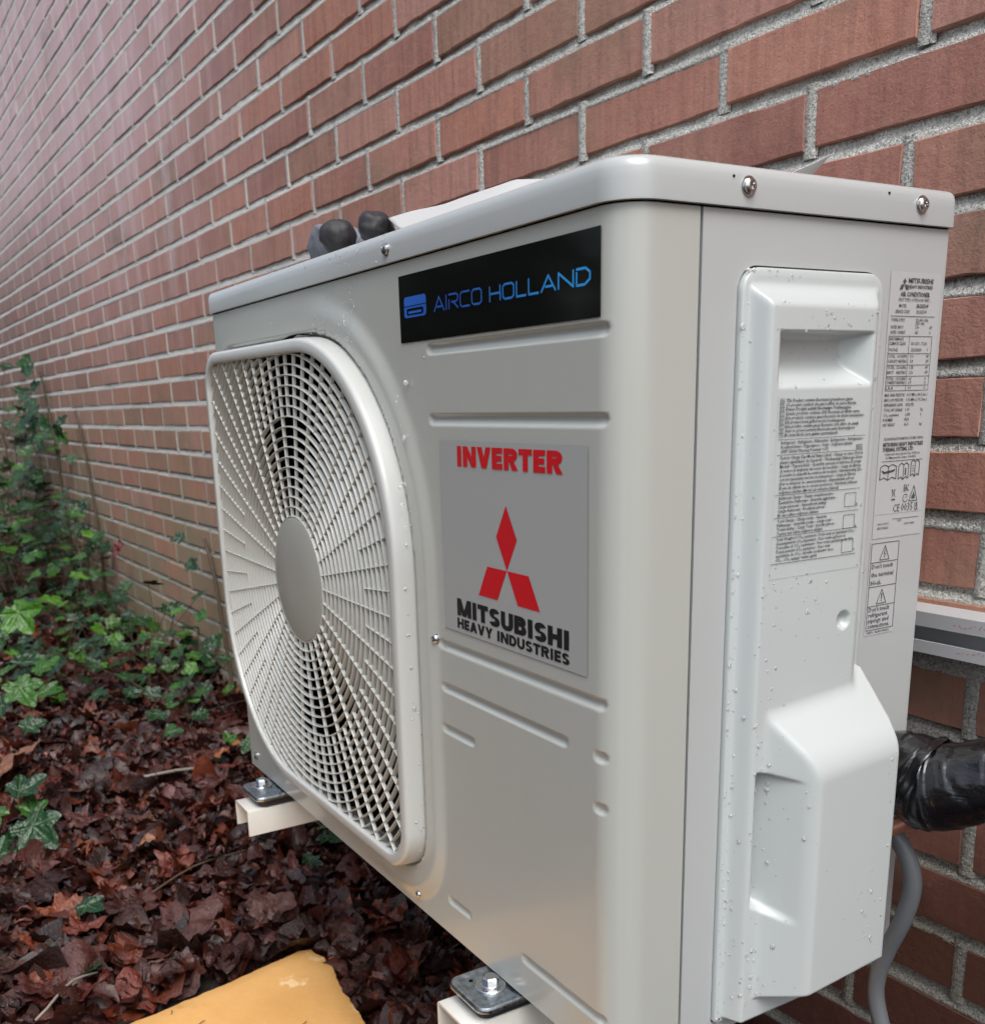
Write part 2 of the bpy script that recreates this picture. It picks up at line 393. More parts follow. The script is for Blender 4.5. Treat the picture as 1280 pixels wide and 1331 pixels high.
# mortar: each bed joint slopes from a deep top to an almost flush bottom; near part finer
mv, mf = [], []
def strip(x0, x1, r, dx):
    n = max(2, int((x1 - x0) / dx)); base = len(mv)
    zb, zt = PZ * r + BH / 2 - .0015, PZ * (r + 1) - BH / 2 + .003      # joint above row r
    prof = [(zb - .003, .0055), (zb, .0006), (zb + .0030, .0010), (zb + .0068, .0030), (zb + .0105, .0062), (zt - .0005, .0085), (zt + .008, .0095)]
    for i in range(n + 1):
        x = x0 + (x1 - x0) * i / n; P = w2(x, 0, zb)
        depth = (1 if x > -.2 or r < -8 else max(.38, 1 + (x + .2) * .55)) * (.6 + .75 * (noise.noise(Vector((x * 4, r * 3.7, 0))) * .5 + .5) + .5 * noise.noise(Vector((x * 30, r * 9.7, 2))))
        for k, (z, y) in enumerate(prof):
            d = noise.noise(Vector((x * 160, z * 210, r))) * .0011
            mv.append((x, y * depth + d, z + noise.noise(Vector((x * 60, k * 7, r * 3))) * .0009))
    m = len(prof)
    for i in range(n):
        for k in range(m - 1):
            a = base + i * m + k; mf.append((a, a + m, a + m + 1, a + 1))
for r in range(-20, 28):
    strip(-6.0, -2.3, r, .05); strip(-2.3, -.5, r, .012); strip(-.5, 1.1, r, .0045); strip(1.1, 2.6, r, .05)
for r in rows:
    for x in joints[r]:
        near = -.6 < x < 1.1
        n = 12 if near else 3; base = len(mv)
        for i in range(n + 1):
            z = PZ * r - PZ / 2 + PZ * i / n
            for k, (dx, y) in enumerate([(-.0085, .004), (-.0062, .0007), (0, .0006), (.0062, .0007), (.0085, .004)]):
                d = noise.noise(Vector((x * 170 + k, z * 220, 5))) * .0013 if near else 0
                mv.append((x + dx, y + d + .0012 * noise.noise(Vector((x * 9, r * 5.3, 1))), z))
        for i in range(n):
            for k in range(4):
                a = base + i * 5 + k; mf.append((a, a + 1, a + 6, a + 5))
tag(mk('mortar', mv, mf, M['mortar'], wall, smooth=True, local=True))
mb = MB(); b0, b1 = Vector((-6.0, .03, -1.30)), Vector((2.7, .25, PZ * 28.6)); mb.box(b0, b1)
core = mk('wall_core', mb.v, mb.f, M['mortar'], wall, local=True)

# ------------------------------------------------------------------ air conditioner outdoor unit
W, D = .78, .29
ZT = .5670
unit = empty('air_conditioner', (-.39, .145, 0), 'cream white outdoor air conditioner with fan grille and stickers, on bracket arms at the wall', 'air conditioner')
def sd_round(x, z, x0, x1, z0, z1, rtl, rtr, rbl, rbr):
    cx, cz = (x0 + x1) / 2, (z0 + z1) / 2; px, pz = x - cx, z - cz
    r = np.where(px > 0, np.where(pz > 0, rtr, rbr), np.where(pz > 0, rtl, rbl))
    qx = np.abs(px) - (x1 - x0) / 2 + r; qz = np.abs(pz) - (z1 - z0) / 2 + r
    return np.minimum(np.maximum(qx, qz), 0) + np.hypot(np.maximum(qx, 0), np.maximum(qz, 0)) - r
GO = (-.768, -.272, .040, .523, .045, .200, .195, .047)       # grille outer outline
GIN = (-.7545, -.2875, .0515, .5125, .034, .187, .182, .034)   # grille opening
def outline(x0, x1, z0, z1, rtl, rtr, rbl, rbr, seg=16, edge=6):
    P = []
    for (cx, cz, r, a0) in ((x1 - rtr, z1 - rtr, rtr, 0), (x0 + rtl, z1 - rtl, rtl, 90), (x0 + rbl, z0 + rbl, rbl, 180), (x1 - rbr, z0 + rbr, rbr, 270)):
        for i in range(seg + 1):
            a = R(a0 + 90 * i / seg); P.append((cx + r * math.cos(a), cz + r * math.sin(a), math.cos(a), math.sin(a)))
    Q = []
    for i, p in enumerate(P):
        q = P[(i + 1) % len(P)]; Q.append(p)
        d = math.hypot(p[0] - q[0], p[1] - q[1])
        if d > .02:
            for k in range(1, edge): t = k / edge; Q.append(tuple(p[j] + (q[j] - p[j]) * t for j in range(4)))
    return Q
# front panel: a pressed sheet with grooves, wrapping round the right-hand corner
grooves = [(.4995, -.239, -.0150), (.4472, -.2395, -.0150), (.2672, -.237, -.0150), (.2308, -.2345, -.056), (.2308, -.0255, -.0140),
           (.1944, -.2355, -.184), (.1944, -.0255, -.0140), (.0345, -.2360, -.198), (.0345, -.1177, -.0140)]
FR = .024
zz = list(np.arange(0, ZT, .003))
for g in grooves: zz += list(np.arange(g[0] - .0065, g[0] + .0066, .0009))
zz = np.unique(np.round(np.array(zz + [0, ZT]), 4)); zz = zz[np.concatenate([[True], np.diff(zz) > .0006])]
ss = np.concatenate([np.arange(-W + .006, -.262, .003), np.arange(-.262, -FR, .002), -FR + np.arange(0, FR * math.pi / 2, .0018), -FR + FR * math.pi / 2 + np.arange(0, .0565 - FR, .004), [-FR + FR * math.pi / 2 + .0565 - FR]])
ss = np.concatenate([[-W + .006 - .0075, -W + .0015, -W + .003], ss])
S_, Z_ = np.meshgrid(ss, zz)
h = np.zeros_like(S_)
for (gz_, a, b) in grooves:
    dx = np.maximum(np.maximum(a + .004 - S_, S_ - b + .004), 0); d = np.hypot(dx, Z_ - gz_)
    h -= .0030 * np.clip(1 - (d / .0042) ** 2, 0, 1) ** .8
so = sd_round(S_, Z_, *GO)
def sstep(t): t = np.clip(t, 0, 1); return t * t * (3 - 2 * t)
h += .0042 * sstep((.038 - so) / .020) * sstep((S_ + .50) / .16)
h -= .006 * sstep((.0030 - so) / .0012)
h += .0006 * np.sin(S_ * 7 + 1) * np.sin(Z_ * 6)          # slight oil-canning of the sheet
ang = np.clip((S_ + FR) / FR, 0, math.pi / 2); ext = np.maximum(S_ + FR - FR * math.pi / 2, 0)
bx = np.where(S_ < -FR, S_, -FR + FR * np.sin(ang)); by = np.where(S_ < -FR, 0, FR - FR * np.cos(ang) + ext)
nxv, nyv = np.sin(ang), -np.cos(ang)
fade = np.where(S_ < -FR * .2, 1, 0)
X_ = bx + nxv * h * fade; Y_ = by + nyv * h * fade
X_[:, 0] = -W; Y_[:, 0] = .012; X_[:, 1] = -W; Y_[:, 1] = .005; X_[:, 2] = -W + .0015; Y_[:, 2] = .0012
keep = (so > -.010)
idx = np.arange(S_.size).reshape(S_.shape)
ff = np.stack([idx[:-1, :-1], idx[:-1, 1:], idx[1:, 1:], idx[1:, :-1]], -1)
kk = keep[:-1, :-1] & keep[:-1, 1:] & keep[1:, 1:] & keep[1:, :-1]
fp = mk('front_panel', np.stack([X_, Y_, Z_], -1), ff[kk], M['panel'], unit, smooth=True)
# bottom hem of the front panel and base pan
mb = MB(); mb.box((-W + .004, .004, .001), (-.004, D - .002, .016)); mb.build('base_pan', M['panel'], unit)
mb = MB(); mb.box((-W, .0135, .0), (-W + .002, D, ZT)); mb.build('left_panel', M['panel'], unit)
mb = MB(); mb.box((-W + .003, D - .012, .018), (-.004, D - .006, ZT)); mb.build('heat_exchanger', M['fin'], unit)
# side panel with the opening for the service cover
fl = (.088, .2212, .0085, .5365, .016, .016, .004, .004)
hole = outline(*fl, seg=8, edge=10); cy0, cz0 = .155, .27
y0s, y1s = .0588, D - .003
vs, fs = [], []
for (y, z, _, _) in hole:
    dy, dz = y - cy0, z - cz0
    t = min(((y1s - cy0) / dy if dy > 0 else (y0s - cy0) / dy) if abs(dy) > 1e-9 else 1e9, ((ZT - cz0) / dz if dz > 0 else (0 - cz0) / dz) if abs(dz) > 1e-9 else 1e9)
    vs += [(0, cy0 + dy * t, cz0 + dz * t), (0, y, z), (-.004, y, z)]
n = len(hole)
corners = [(y0s, 0), (y1s, 0), (y1s, ZT), (y0s, ZT)]
for i in range(n):
    j = (i + 1) % n
    fs += [(3 * i, 3 * j, 3 * j + 1, 3 * i + 1), (3 * i + 1, 3 * j + 1, 3 * j + 2, 3 * i + 2)]
for cy_, cz_ in corners:     # corner triangles
    best = sorted(range(n), key=lambda i: -1)  # placeholder
    for i in range(n):
        j = (i + 1) % n; a, b = vs[3 * i], vs[3 * j]
        if (abs(a[1] - cy_) < 1e-6 and abs(b[2] - cz_) < 1e-6 and abs(a[2] - cz_) > 1e-6) or (abs(a[2] - cz_) < 1e-6 and abs(b[1] - cy_) < 1e-6 and abs(a[1] - cy_) > 1e-6):
            vs.append((0, cy_, cz_)); fs.append((3 * i, len(vs) - 1, 3 * j)); break
mb = MB(); mb.add(vs, fs)
# front return edge and rounded rear edge
mb.add([(0, y0s, 0), (0, y0s, ZT), (-.006, y0s, ZT), (-.006, y0s, 0)], [(0, 1, 2, 3)])
rv = []; k = 6
for i in range(k + 1):
    a = R(90 * i / k); rv += [(-.003 + .003 * math.cos(a), D - .003 + .003 * math.sin(a), 0), (-.003 + .003 * math.cos(a), D - .003 + .003 * math.sin(a), ZT)]
rv += [(-.05, D, 0), (-.05, D, ZT)]
mb.add(rv, [(2 * i, 2 * i + 2, 2 * i + 3, 2 * i + 1) for i in range(k + 1)])
autosmooth(mb.build('side_panel', M['panel_side'], unit), 30)
mb = MB(); mb.box((-.045, .05, .01), (-.04, D - .01, ZT)); mb.build('inner_bulkhead', M['dark'], unit)
# lid
def loop_rr(x0, x1, y0, y1, rs, inset, seg=10):
    # rs: radii at (x1,y0),(x1,y1),(x0,y1),(x0,y0)
    x0 += inset; x1 -= inset; y0 += inset; y1 -= inset; P = []
    for (sx, sy, r, a0) in ((x1, y0, rs[0], -90), (x1, y1, rs[1], 0), (x0, y1, rs[2], 90), (x0, y0, rs[3], 180)):
        r = max(r - inset, .0008)
        cx = sx - r if sx == x1 else sx + r; cy = sy + r if sy == y0 else sy - r
        for i in range(seg + 1): a = R(a0 + 90 * i / seg); P.append((cx + r * math.cos(a), cy + r * math.sin(a)))
    return P
lv, lf = [], []
levels = [(.0028, .5680), (.0000, .5682), (-.0001, .5700), (.0000, .580), (.0002, .5850), (.0012, .5885), (.0030, .5908), (.0055, .5919), (.010, .5920), (.03, .5920)]
for ins, z in levels: lv += [(x, y, z) for x, y in loop_rr(-W - .0035, .0035, -.0035, D + .003, (.027, .008, .01, .010), ins)]
n = 44
for L in range(len(levels) - 1): lf += [(L * n + i, L * n + (i + 1) % n, (L + 1) * n + (i + 1) % n, (L + 1) * n + i) for i in range(n)]
lf.append(tuple(range((len(levels) - 1) * n, len(levels) * n)))
mb = MB(); mb.add(lv, lf); autosmooth(mb.build('lid', M['panel_side'], unit), 50)
g0 = loop_rr(-W, 0, 0, D, (.024, .006, .008, .008), .0035); mb = MB(); mb.add([(x, y, .556) for x, y in g0] + [(x, y, .576) for x, y in g0], [(i, (i + 1) % 44, 44 + (i + 1) % 44, 44 + i) for i in range(44)]); mb.build('lid_gap_shade', M['dark'], unit)  # black band painting the shadow in the gap under the lid
# screws
def screw(p, ax, r=.0048):
    mb = MB(); mb.lathe(p, ax, [(r * 1.25, -.001), (r * 1.25, .0005), (r, .0007), (r * .98, .0022), (r * .7, .0034), (r * .45, .0036), (r * .38, .0020)], 16)
    return autosmooth(mb.build('screw', M['steel'], unit), 40)
screw((.0036, .0908, .5797), (1, 0, 0)); screw((.0036, .2516, .5803), (1, 0, 0)); screw((-.2945, -.0036, .5785), (0, -1, 0), .0044)
screw((-.2417, 0.0, .2700), (0, -1, 0), .004); screw((-.2925, -.0003, .0150), (0, -1, 0), .0035); screw((-.751, -.0003, .0175), (0, -1, 0), .0042)
for y, z in ((.0787, .5845), (.218, .5852)):
    mb = MB(); mb.lathe((.0035, y, z), (1, 0, 0), [(.0009, -.001), (.0009, .0002)], 8); mb.build('rivet_hole', M['dark'], unit)

# service cover: one moulded plastic shell
yy = np.arange(.0893, .2204, .00125); zc_ = np.arange(.0098, .5356, .00125)
Yc, Zc = np.meshgrid(yy, zc_)
def smin(a, b, k=.004): h_ = np.clip(.5 + .5 * (b - a) / k, 0, 1); return b * (1 - h_) + a * h_ - k * h_ * (1 - h_)
def smax(a, b, k=.004): return -smin(-a, -b, k)
base_h = np.full_like(Yc, .0045)
sdf = sd_round(Yc, Zc, .0893, .2200, .0098, .5352, .015, .015, .003, .003)
U = smin(smin(smin(np.full_like(Yc, .0185), (Yc - .0935) * 2.6, .005), (.2165 - Yc) * 1.05, .005), (.5275 - Zc) * 1.35, .004)
Zt = Zc - (Yc - .13) * .07
ramp_l = (Yc - .0995) * 1.42
# finger recess in the bulge's front wall
zb_ = .1062 - (Yc - .1054) * .52; zt_ = .2074 - (Yc - .1068) * .20
pocket = np.maximum((Yc - .1275) * 2.35 + .0386, .0086 - (Yc - .1062) * 1.7)
mm = sstep((Zc - zb_ + .001) / .0085) * sstep((zt_ + .001 - Zc) / .0026) * sstep((Yc - .1045) / .0022)
ramp_p = ramp_l * (1 - mm) + np.minimum(ramp_l, pocket) * mm
slope = .0150 + (.2535 - Zt) * .86
L_ = smin(np.full_like(Yc, .0490), slope, .010)
L_ = smin(L_, (.2200 - Yc) * 9, .003); L_ = smin(L_, (Zt - .0285) * 4.2, .006)
kf = .0058
L_ = smin(L_, ramp_p, kf)
pm = mm * (Yc < .128)
H = smax(smax(base_h, U, .004), np.where(Zt < .26, L_, -.1), .0045); H = H * (1 - pm) + np.minimum(H, np.maximum(L_, .0008)) * pm
H = np.where(Zt < .262, H, smax(base_h, U, .004))
# handle pocket
Dp = smin(smin((.4972 - Zc) * 6, (Zc - .4635) * 1.25, .002), smin((Yc - .1085) * 5, (.1955 - Yc) * 1.15, .002), .003); Dp = smin(Dp, np.full_like(Dp, .0165), .004)
H = np.minimum(H, .0185 - np.maximum(Dp, 0)) if False else np.where(Dp > 0, H - smax(Dp, np.zeros_like(Dp), .0015), H)
# raised lip round the handle, screw dimple
rh = np.hypot(Yc - .1830, Zc - .3056); H -= .0055 * np.clip(1 - (rh / .0062) ** 2, 0, 1) ** .6
# flange edge roll
H = np.where(sdf > -.0040, np.minimum(H, .0042), H)
idx = np.arange(Yc.size).reshape(Yc.shape); ff = np.stack([idx[:-1, :-1], idx[:-1, 1:], idx[1:, 1:], idx[1:, :-1]], -1)
ok = sdf < -.0012; kk = ok[:-1, :-1] & ok[:-1, 1:] & ok[1:, 1:] & ok[1:, :-1]
cover = mk('service_cover', np.stack([H - .0005, Yc, Zc], -1), ff[kk], M['cover'], unit, smooth=True)
fo = outline(.0893, .2200, .0098, .5352, .015, .015, .003, .003, seg=12, edge=16); n = len(fo); v = []
for ins, x in ((.0, -.003), (0, .0022), (.0004, .0034), (.0013, .0039), (.0046, .0040)): v += [(x, a - c * ins, b - d * ins) for a, b, c, d in fo]
mb = MB(); mb.add(v, [(L * n + i, L * n + (i + 1) % n, (L + 1) * n + (i + 1) % n, (L + 1) * n + i) for L in range(4) for i in range(n)]); autosmooth(mb.build('cover_flange', M['cover'], unit), 50)
def coverh(y, z):
    i = int(round((z - .0098) / .00125)); j = int(round((y - .0893) / .00125))
    i = min(max(i, 1), H.shape[0] - 2); j = min(max(j, 1), H.shape[1] - 2)
    g = Vector((1, -(H[i, j + 1] - H[i, j - 1]) / .0025, -(H[i + 1, j] - H[i - 1, j]) / .0025)).normalized()
    return H[i, j] - .0005, g

# fan grille: frame > rings, ribs, hub
prof = [(0.0, -.0005), (.0003, -.006), (.0007, -.0150), (.0013, -.0180), (.0025, -.0197), (.0045, -.0204), (.0080, -.0206), (.0118, -.0208), (.0132, -.0202), (.0138, -.0188), (.0140, -.0090)]
O = outline(*GO, seg=24, edge=10); n = len(O); v = []
for ins, y in prof: v += [(x - a * ins, y, z - b * ins) for x, z, a, b in O]
f = [(L * n + i, L * n + (i + 1) % n, (L + 1) * n + (i + 1) % n, (L + 1) * n + i) for L in range(len(prof) - 1) for i in range(n)]
mb = MB(); mb.add(v, f); grille = autosmooth(mb.build('fan_grille', M['frame'], unit), 60)
GC = (-.509, .285); YF, YB = -.0172, -.0124
inside = lambda x, z: float(sd_round(np.array(x), np.array(z), *GIN)) < .0012
def ribbon(pts, wdt, name, yf=YF, yb=YB):
    """strip with rounded front following pts in the xz plane"""
    v, f = [], []; m = len(pts)
    for i, (x, z) in enumerate(pts):
        a, b = pts[max(i - 1, 0)], pts[min(i + 1, m - 1)]; tx, tz = b[0] - a[0], b[1] - a[1]; l = math.hypot(tx, tz); nx_, nz_ = -tz / l, tx / l
        for (o_, y) in ((-wdt * .62, yb), (-wdt * .5, yf + .0009), (-wdt * .22, yf), (wdt * .22, yf), (wdt * .5, yf + .0009), (wdt * .62, yb)):
            v.append((x + nx_ * o_, y, z + nz_ * o_))
    f = [(i * 6 + k, i * 6 + (k + 1) % 6, (i + 1) * 6 + (k + 1) % 6, (i + 1) * 6 + k) for i in range(m - 1) for k in range(6)]
    return v, f
r0, dr = .0655, .00995
for k in range(26):
    r = r0 + dr * k; runs = []; cur = []
    N = 200
    for i in range(N + 1):
        a = 2 * math.pi * i / N - math.pi / 4; x, z = GC[0] + r * math.cos(a), GC[1] + r * math.sin(a)
        if inside(x, z): cur.append((x, z))
        elif cur: runs.append(cur); cur = []
    if cur: runs.append(cur)
    mb = MB()
    for c in runs:
        if len(c) > 2:
            mb = MB(); mb.add(*ribbon(c, .00135, 'ring')); autosmooth(mb.build('grille_ring', M['ring'], grille), 50)
for k in range(60):
    a = R(6 * k - 1); full = k % 2 == 0; ra = .064 if full else r0 + dr * 10
    if not full and False: continue
    pts = []; r = ra
    while r < .36:
        x, z = GC[0] + r * math.cos(a), GC[1] + r * math.sin(a)
        if not inside(x, z): break
        pts.append((x, z)); r += .012
    if len(pts) > 1:
        for e in range(12):
            rr = r - .012 + e * .001; x, z = GC[0] + rr * math.cos(a), GC[1] + rr * math.sin(a)
            if inside(x, z): last = (x, z)
        if math.hypot(last[0] - pts[-1][0], last[1] - pts[-1][1]) > .001: pts.append(last)
        mb = MB(); mb.add(*ribbon(pts, .0011, 'rib', YF + .0002, YF + .0036)); mb.build('grille_rib', M['ring'], grille)
mb = MB(); mb.lathe((GC[0], 0, GC[1]), (0, -1, 0), [(.064, .004), (.0648, .0150), (.0642, .0172), (.0615, .0180), (.02, .0186), (.002, .0187)], 72); autosmooth(mb.build('hub_cap', M['hub'], grille), 40)
# fan behind the grille
mb = MB(); mb.lathe((GC[0], 0, GC[1]), (0, 1, 0), [(.06, .03), (.062, .09), (.01, .1)], 32); fan = mb.build('fan', M['blade'], unit, True)
for k in range(3):
    v = []
    for i in range(9):
        for j in range(9):
            rr = .055 + .17 * i / 8; a = R(120 * k + 20 + 78 * j / 8 + 14 * i / 8); v.append((GC[0] + rr * math.cos(a), .035 + .05 * j / 8, GC[1] + rr * math.sin(a)))
    mb = MB(); mb.add(v, [(i * 9 + j, i * 9 + j + 1, i * 9 + j + 10, i * 9 + j + 9) for i in range(8) for j in range(8)]); mb.build('blade', M['blade'], fan, True)
mb = MB(); mb.box((-W + .003, .11, .017), (-.27, .115, ZT - .002)); mb.build('cavity_shade_sheet', M['dark'], unit)  # black sheet standing in for the shade deep inside the fan cavity
v = []
for y, rr in ((-.001, .243), (.03, .235), (.105, .238)): v += [(GC[0] + rr * math.cos(R(5 * i)), y, GC[1] + rr * math.sin(R(5 * i))) for i in range(72)]
mb = MB(); mb.add(v, [(L * 72 + i, L * 72 + (i + 1) % 72, (L + 1) * 72 + (i + 1) % 72, (L + 1) * 72 + i) for L in (0, 1) for i in range(72)]); mb.build('fan_shroud', M['dark'], unit, True)

# feet of the unit: galvanised plates with bolt
def foot(x0, x1, yf, bx, by):
    o = outline(x0, x1, yf, .03, .004, .004, .011, .011, seg=8, edge=2); v = []; n = len(o)
    for ins, z in ((.0006, -.0068), (0, -.0060), (0, -.0035), (.0012, -.0018), (.0035, -.0012), (.0060, -.0022), (.0085, -.0024)):
        v += [(a - c * ins, b - d * ins, z) for a, b, c, d in o]
    mb = MB(); mb.add(v, [(L * n + i, L * n + (i + 1) % n, (L + 1) * n + (i + 1) % n, (L + 1) * n + i) for L in range(6) for i in range(n)] + [tuple(range(6 * n, 7 * n))])
    ft = autosmooth(mb.build('foot', M['galv'], unit), 40)
    mb = MB(); mb.lathe((bx, by, -.0026), (0, 0, 1), [(.0130, 0), (.0130, .0014), (.0125, .0019), (.0085, .0019), (.0085, .0030), (.0080, .0034)], 24)
    hx = [(bx + .0072 * math.cos(R(60 * i + 12)), by + .0072 * math.sin(R(60 * i + 12))) for i in range(6)]
    mb.add([(x, y, .0006) for x, y in hx] + [(x, y, .0058) for x, y in hx] + [(bx + (x - bx) * .82, by + (y - by) * .82, .0068) for x, y in hx],
           [(i, (i + 1) % 6, 6 + (i + 1) % 6, 6 + i) for i in range(6)] + [(6 + i, 6 + (i + 1) % 6, 12 + (i + 1) % 6, 12 + i) for i in range(6)] + [(12, 13, 14, 15, 16, 17)])
    autosmooth(mb.build('bolt', M['steel'], ft), 30)
    mb = MB(); mb.lathe((x0 + .013, by - .0095, -.0026), (0, 0, 1), [(.0018, 0), (.0018, .0006)], 10); mb.build('slot', M['dark'], ft)
foot(-.711, -.6485, -.0375, -.6925, -.0150); foot(-.1765, -.1195, -.0385, -.1480, -.0120)

# ------------------------------------------------------------------ lettering
_glyph = {}
def text_geo(s, bold=0.0, res=2, spacing=1.0):
    key = (s, bold, res, spacing)
    if key in _glyph: return _glyph[key]
    c = bpy.data.curves.new('t', 'FONT'); c.body = s; c.resolution_u = res; c.offset = bold; c.space_character = spacing
    o = bpy.data.objects.new('t', c); COL.objects.link(o); dg = bpy.context.evaluated_depsgraph_get(); me = o.evaluated_get(dg).to_mesh()
    v = np.array([q.co[:2] for q in me.vertices]) if len(me.vertices) else np.zeros((0, 2)); f = [tuple(p.vertices) for p in me.polygons]
    o.evaluated_get(dg).to_mesh_clear(); bpy.data.objects.remove(o); bpy.data.curves.remove(c)
    _glyph[key] = (v, f); return v, f
def put_text(mb, s, u0, v0, width, height, to3, bold=0.0, res=2, cap=.72, shear=0, spacing=1.0):
    v, f = text_geo(s, bold, res, spacing)
    if not len(v): return
    mn, mx = v[:, 0].min(), v[:, 0].max(); sx = width / (mx - mn) if width else height / cap; sy = height / cap
    mb.add([to3(u0 + (x - mn) * sx + y * sy * shear, v0 + y * sy) for x, y in v], f)
def line(mb, u0, v0, u1, v1, w, to3):
    du, dv = u1 - u0, v1 - v0; l = math.hypot(du, dv); nu, nv = -dv / l * w / 2, du / l * w / 2
    mb.add([to3(u0 - nu, v0 - nv), to3(u1 - nu, v1 - nv), to3(u1 + nu, v1 + nv), to3(u0 + nu, v0 + nv)], [(0, 1, 2, 3)])
def frame_rect(mb, u0, v0, u1, v1, w, to3):
    line(mb, u0, v0, u1, v0, w, to3); line(mb, u0, v1, u1, v1, w, to3); line(mb, u0, v0, u0, v1, w, to3); line(mb, u1, v0, u1, v1, w, to3)
def poly(mb, pts, to3): mb.add([to3(*p) for p in pts], [tuple(range(len(pts)))])
def rrect(u0, v0, u1, v1, r, n=5):
    return [(p[0], p[1]) for p in outline(u0, u1, v0, v1, r, r, r, r, seg=n, edge=1)]
oil = lambda u, v: -.0006 * math.sin(u * 7 + 1) * math.sin(v * 6)
F3 = lambda off: (lambda u, v: (u, oil(u, v) - off, v))
S3 = lambda off: (lambda u, v: (off, u, v))
def sticker(name, pts_fn, u0, v0, u1, v1, off, matl, surf, nu=14, nv=8, r=.001):
    v = [surf(off)(u0 + (u1 - u0) * i / nu, v0 + (v1 - v0) * j / nv) for j in range(nv + 1) for i in range(nu + 1)]
    f = [(j * (nu + 1) + i, j * (nu + 1) + i + 1, (j + 1) * (nu + 1) + i + 1, (j + 1) * (nu + 1) + i) for j in range(nv) for i in range(nu)]
    return mk(name, v, f, matl, unit, smooth=True)
# black installer sticker
st = sticker('installer_sticker', None, -.2812, .5063, -.0205, .5565, .0008, M['black_sticker'], F3)
mb = MB(); T = F3(.0011); T2 = F3(.0013)
LET = {  # stroke letters on a 0..1 box
 'A': [[(0, 0), (.5, 1), (1, 0)], [(.30, .30), (.76, .30)]], 'I': [[(0, 0), (0, 1)]],
 'R': [[(0, 0), (0, .62)], [(0, 1), (.82, 1), (1, .86), (1, .60), (.82, .46), (.30, .46)], [(.48, .46), (1, 0)]],
 'C': [[(1, 1), (.18, 1), (0, .84), (0, .16), (.18, 0), (1, 0)]], 'O': [[(.18, 1), (.82, 1), (1, .84), (1, .16), (.82, 0), (.18, 0), (0, .16), (0, .84), (.18, 1)]],
 'H': [[(0, 0), (0, 1)], [(1, 0), (1, 1)], [(0, .5), (1, .5)]], 'L': [[(0, 1), (0, 0), (1, 0)]], 'N': [[(0, 0), (0, 1), (1, 0), (1, 1)]],
 'D': [[(0, .8), (0, 0), (.62, 0), (1, .3), (1, .72), (.66, 1), (0, 1)]]}
def strokes(mb, word, u, v, lw, lh, gap, sw, to3):
    for ch in word:
        w = lw * (.06 if ch == 'I' else .82 if ch == 'L' else 1.15 if ch in 'AN' else 1.0)
        for pl in LET[ch]:
            for a, b in zip(pl[:-1], pl[1:]):
                du, dv = (b[0] - a[0]) * w, (b[1] - a[1]) * lh; l = math.hypot(du, dv) or 1; e = sw * .3
                line(mb, u + a[0] * w - du / l * e, v + a[1] * lh - dv / l * e, u + b[0] * w + du / l * e, v + b[1] * lh + dv / l * e, sw, to3)
        u += w + gap
    return u
class _P:  # measure the width of a word
    def add(s, *a): pass
def fitword(word, u0, u1, v, lh, sw):
    gap = .0034; tot = strokes(_P(), word, 0, v, 1.0, lh, 0, sw, T); lw = (u1 - u0 - gap * (len(word) - 1)) / tot; strokes(mb, word, u0, v, lw, lh, gap, sw, T)
fitword('AIRCO', -.2232, -.1548, .5258, .0098, .0014); fitword('HOLLAND', -.1438, -.0305, .5258, .0092, .0015)
poly(mb, rrect(-.2725, .5245, -.2360, .5400, .0030), T); mb.build('lettering', M['film_blue'], st)
mb = MB(); poly(mb, rrect(-.2680, .5263, -.2405, .5312, .0015), T2)
line(mb, -.2723, .5330, -.2362, .5330, .0005, T2); mb.build('logo_slot', M['black_sticker'], st)
mb = MB(); poly(mb, rrect(-.2650, .5273, -.2430, .5291, .0008), F3(.0015)); mb.build('logo_bar', M['film_blue'], st)
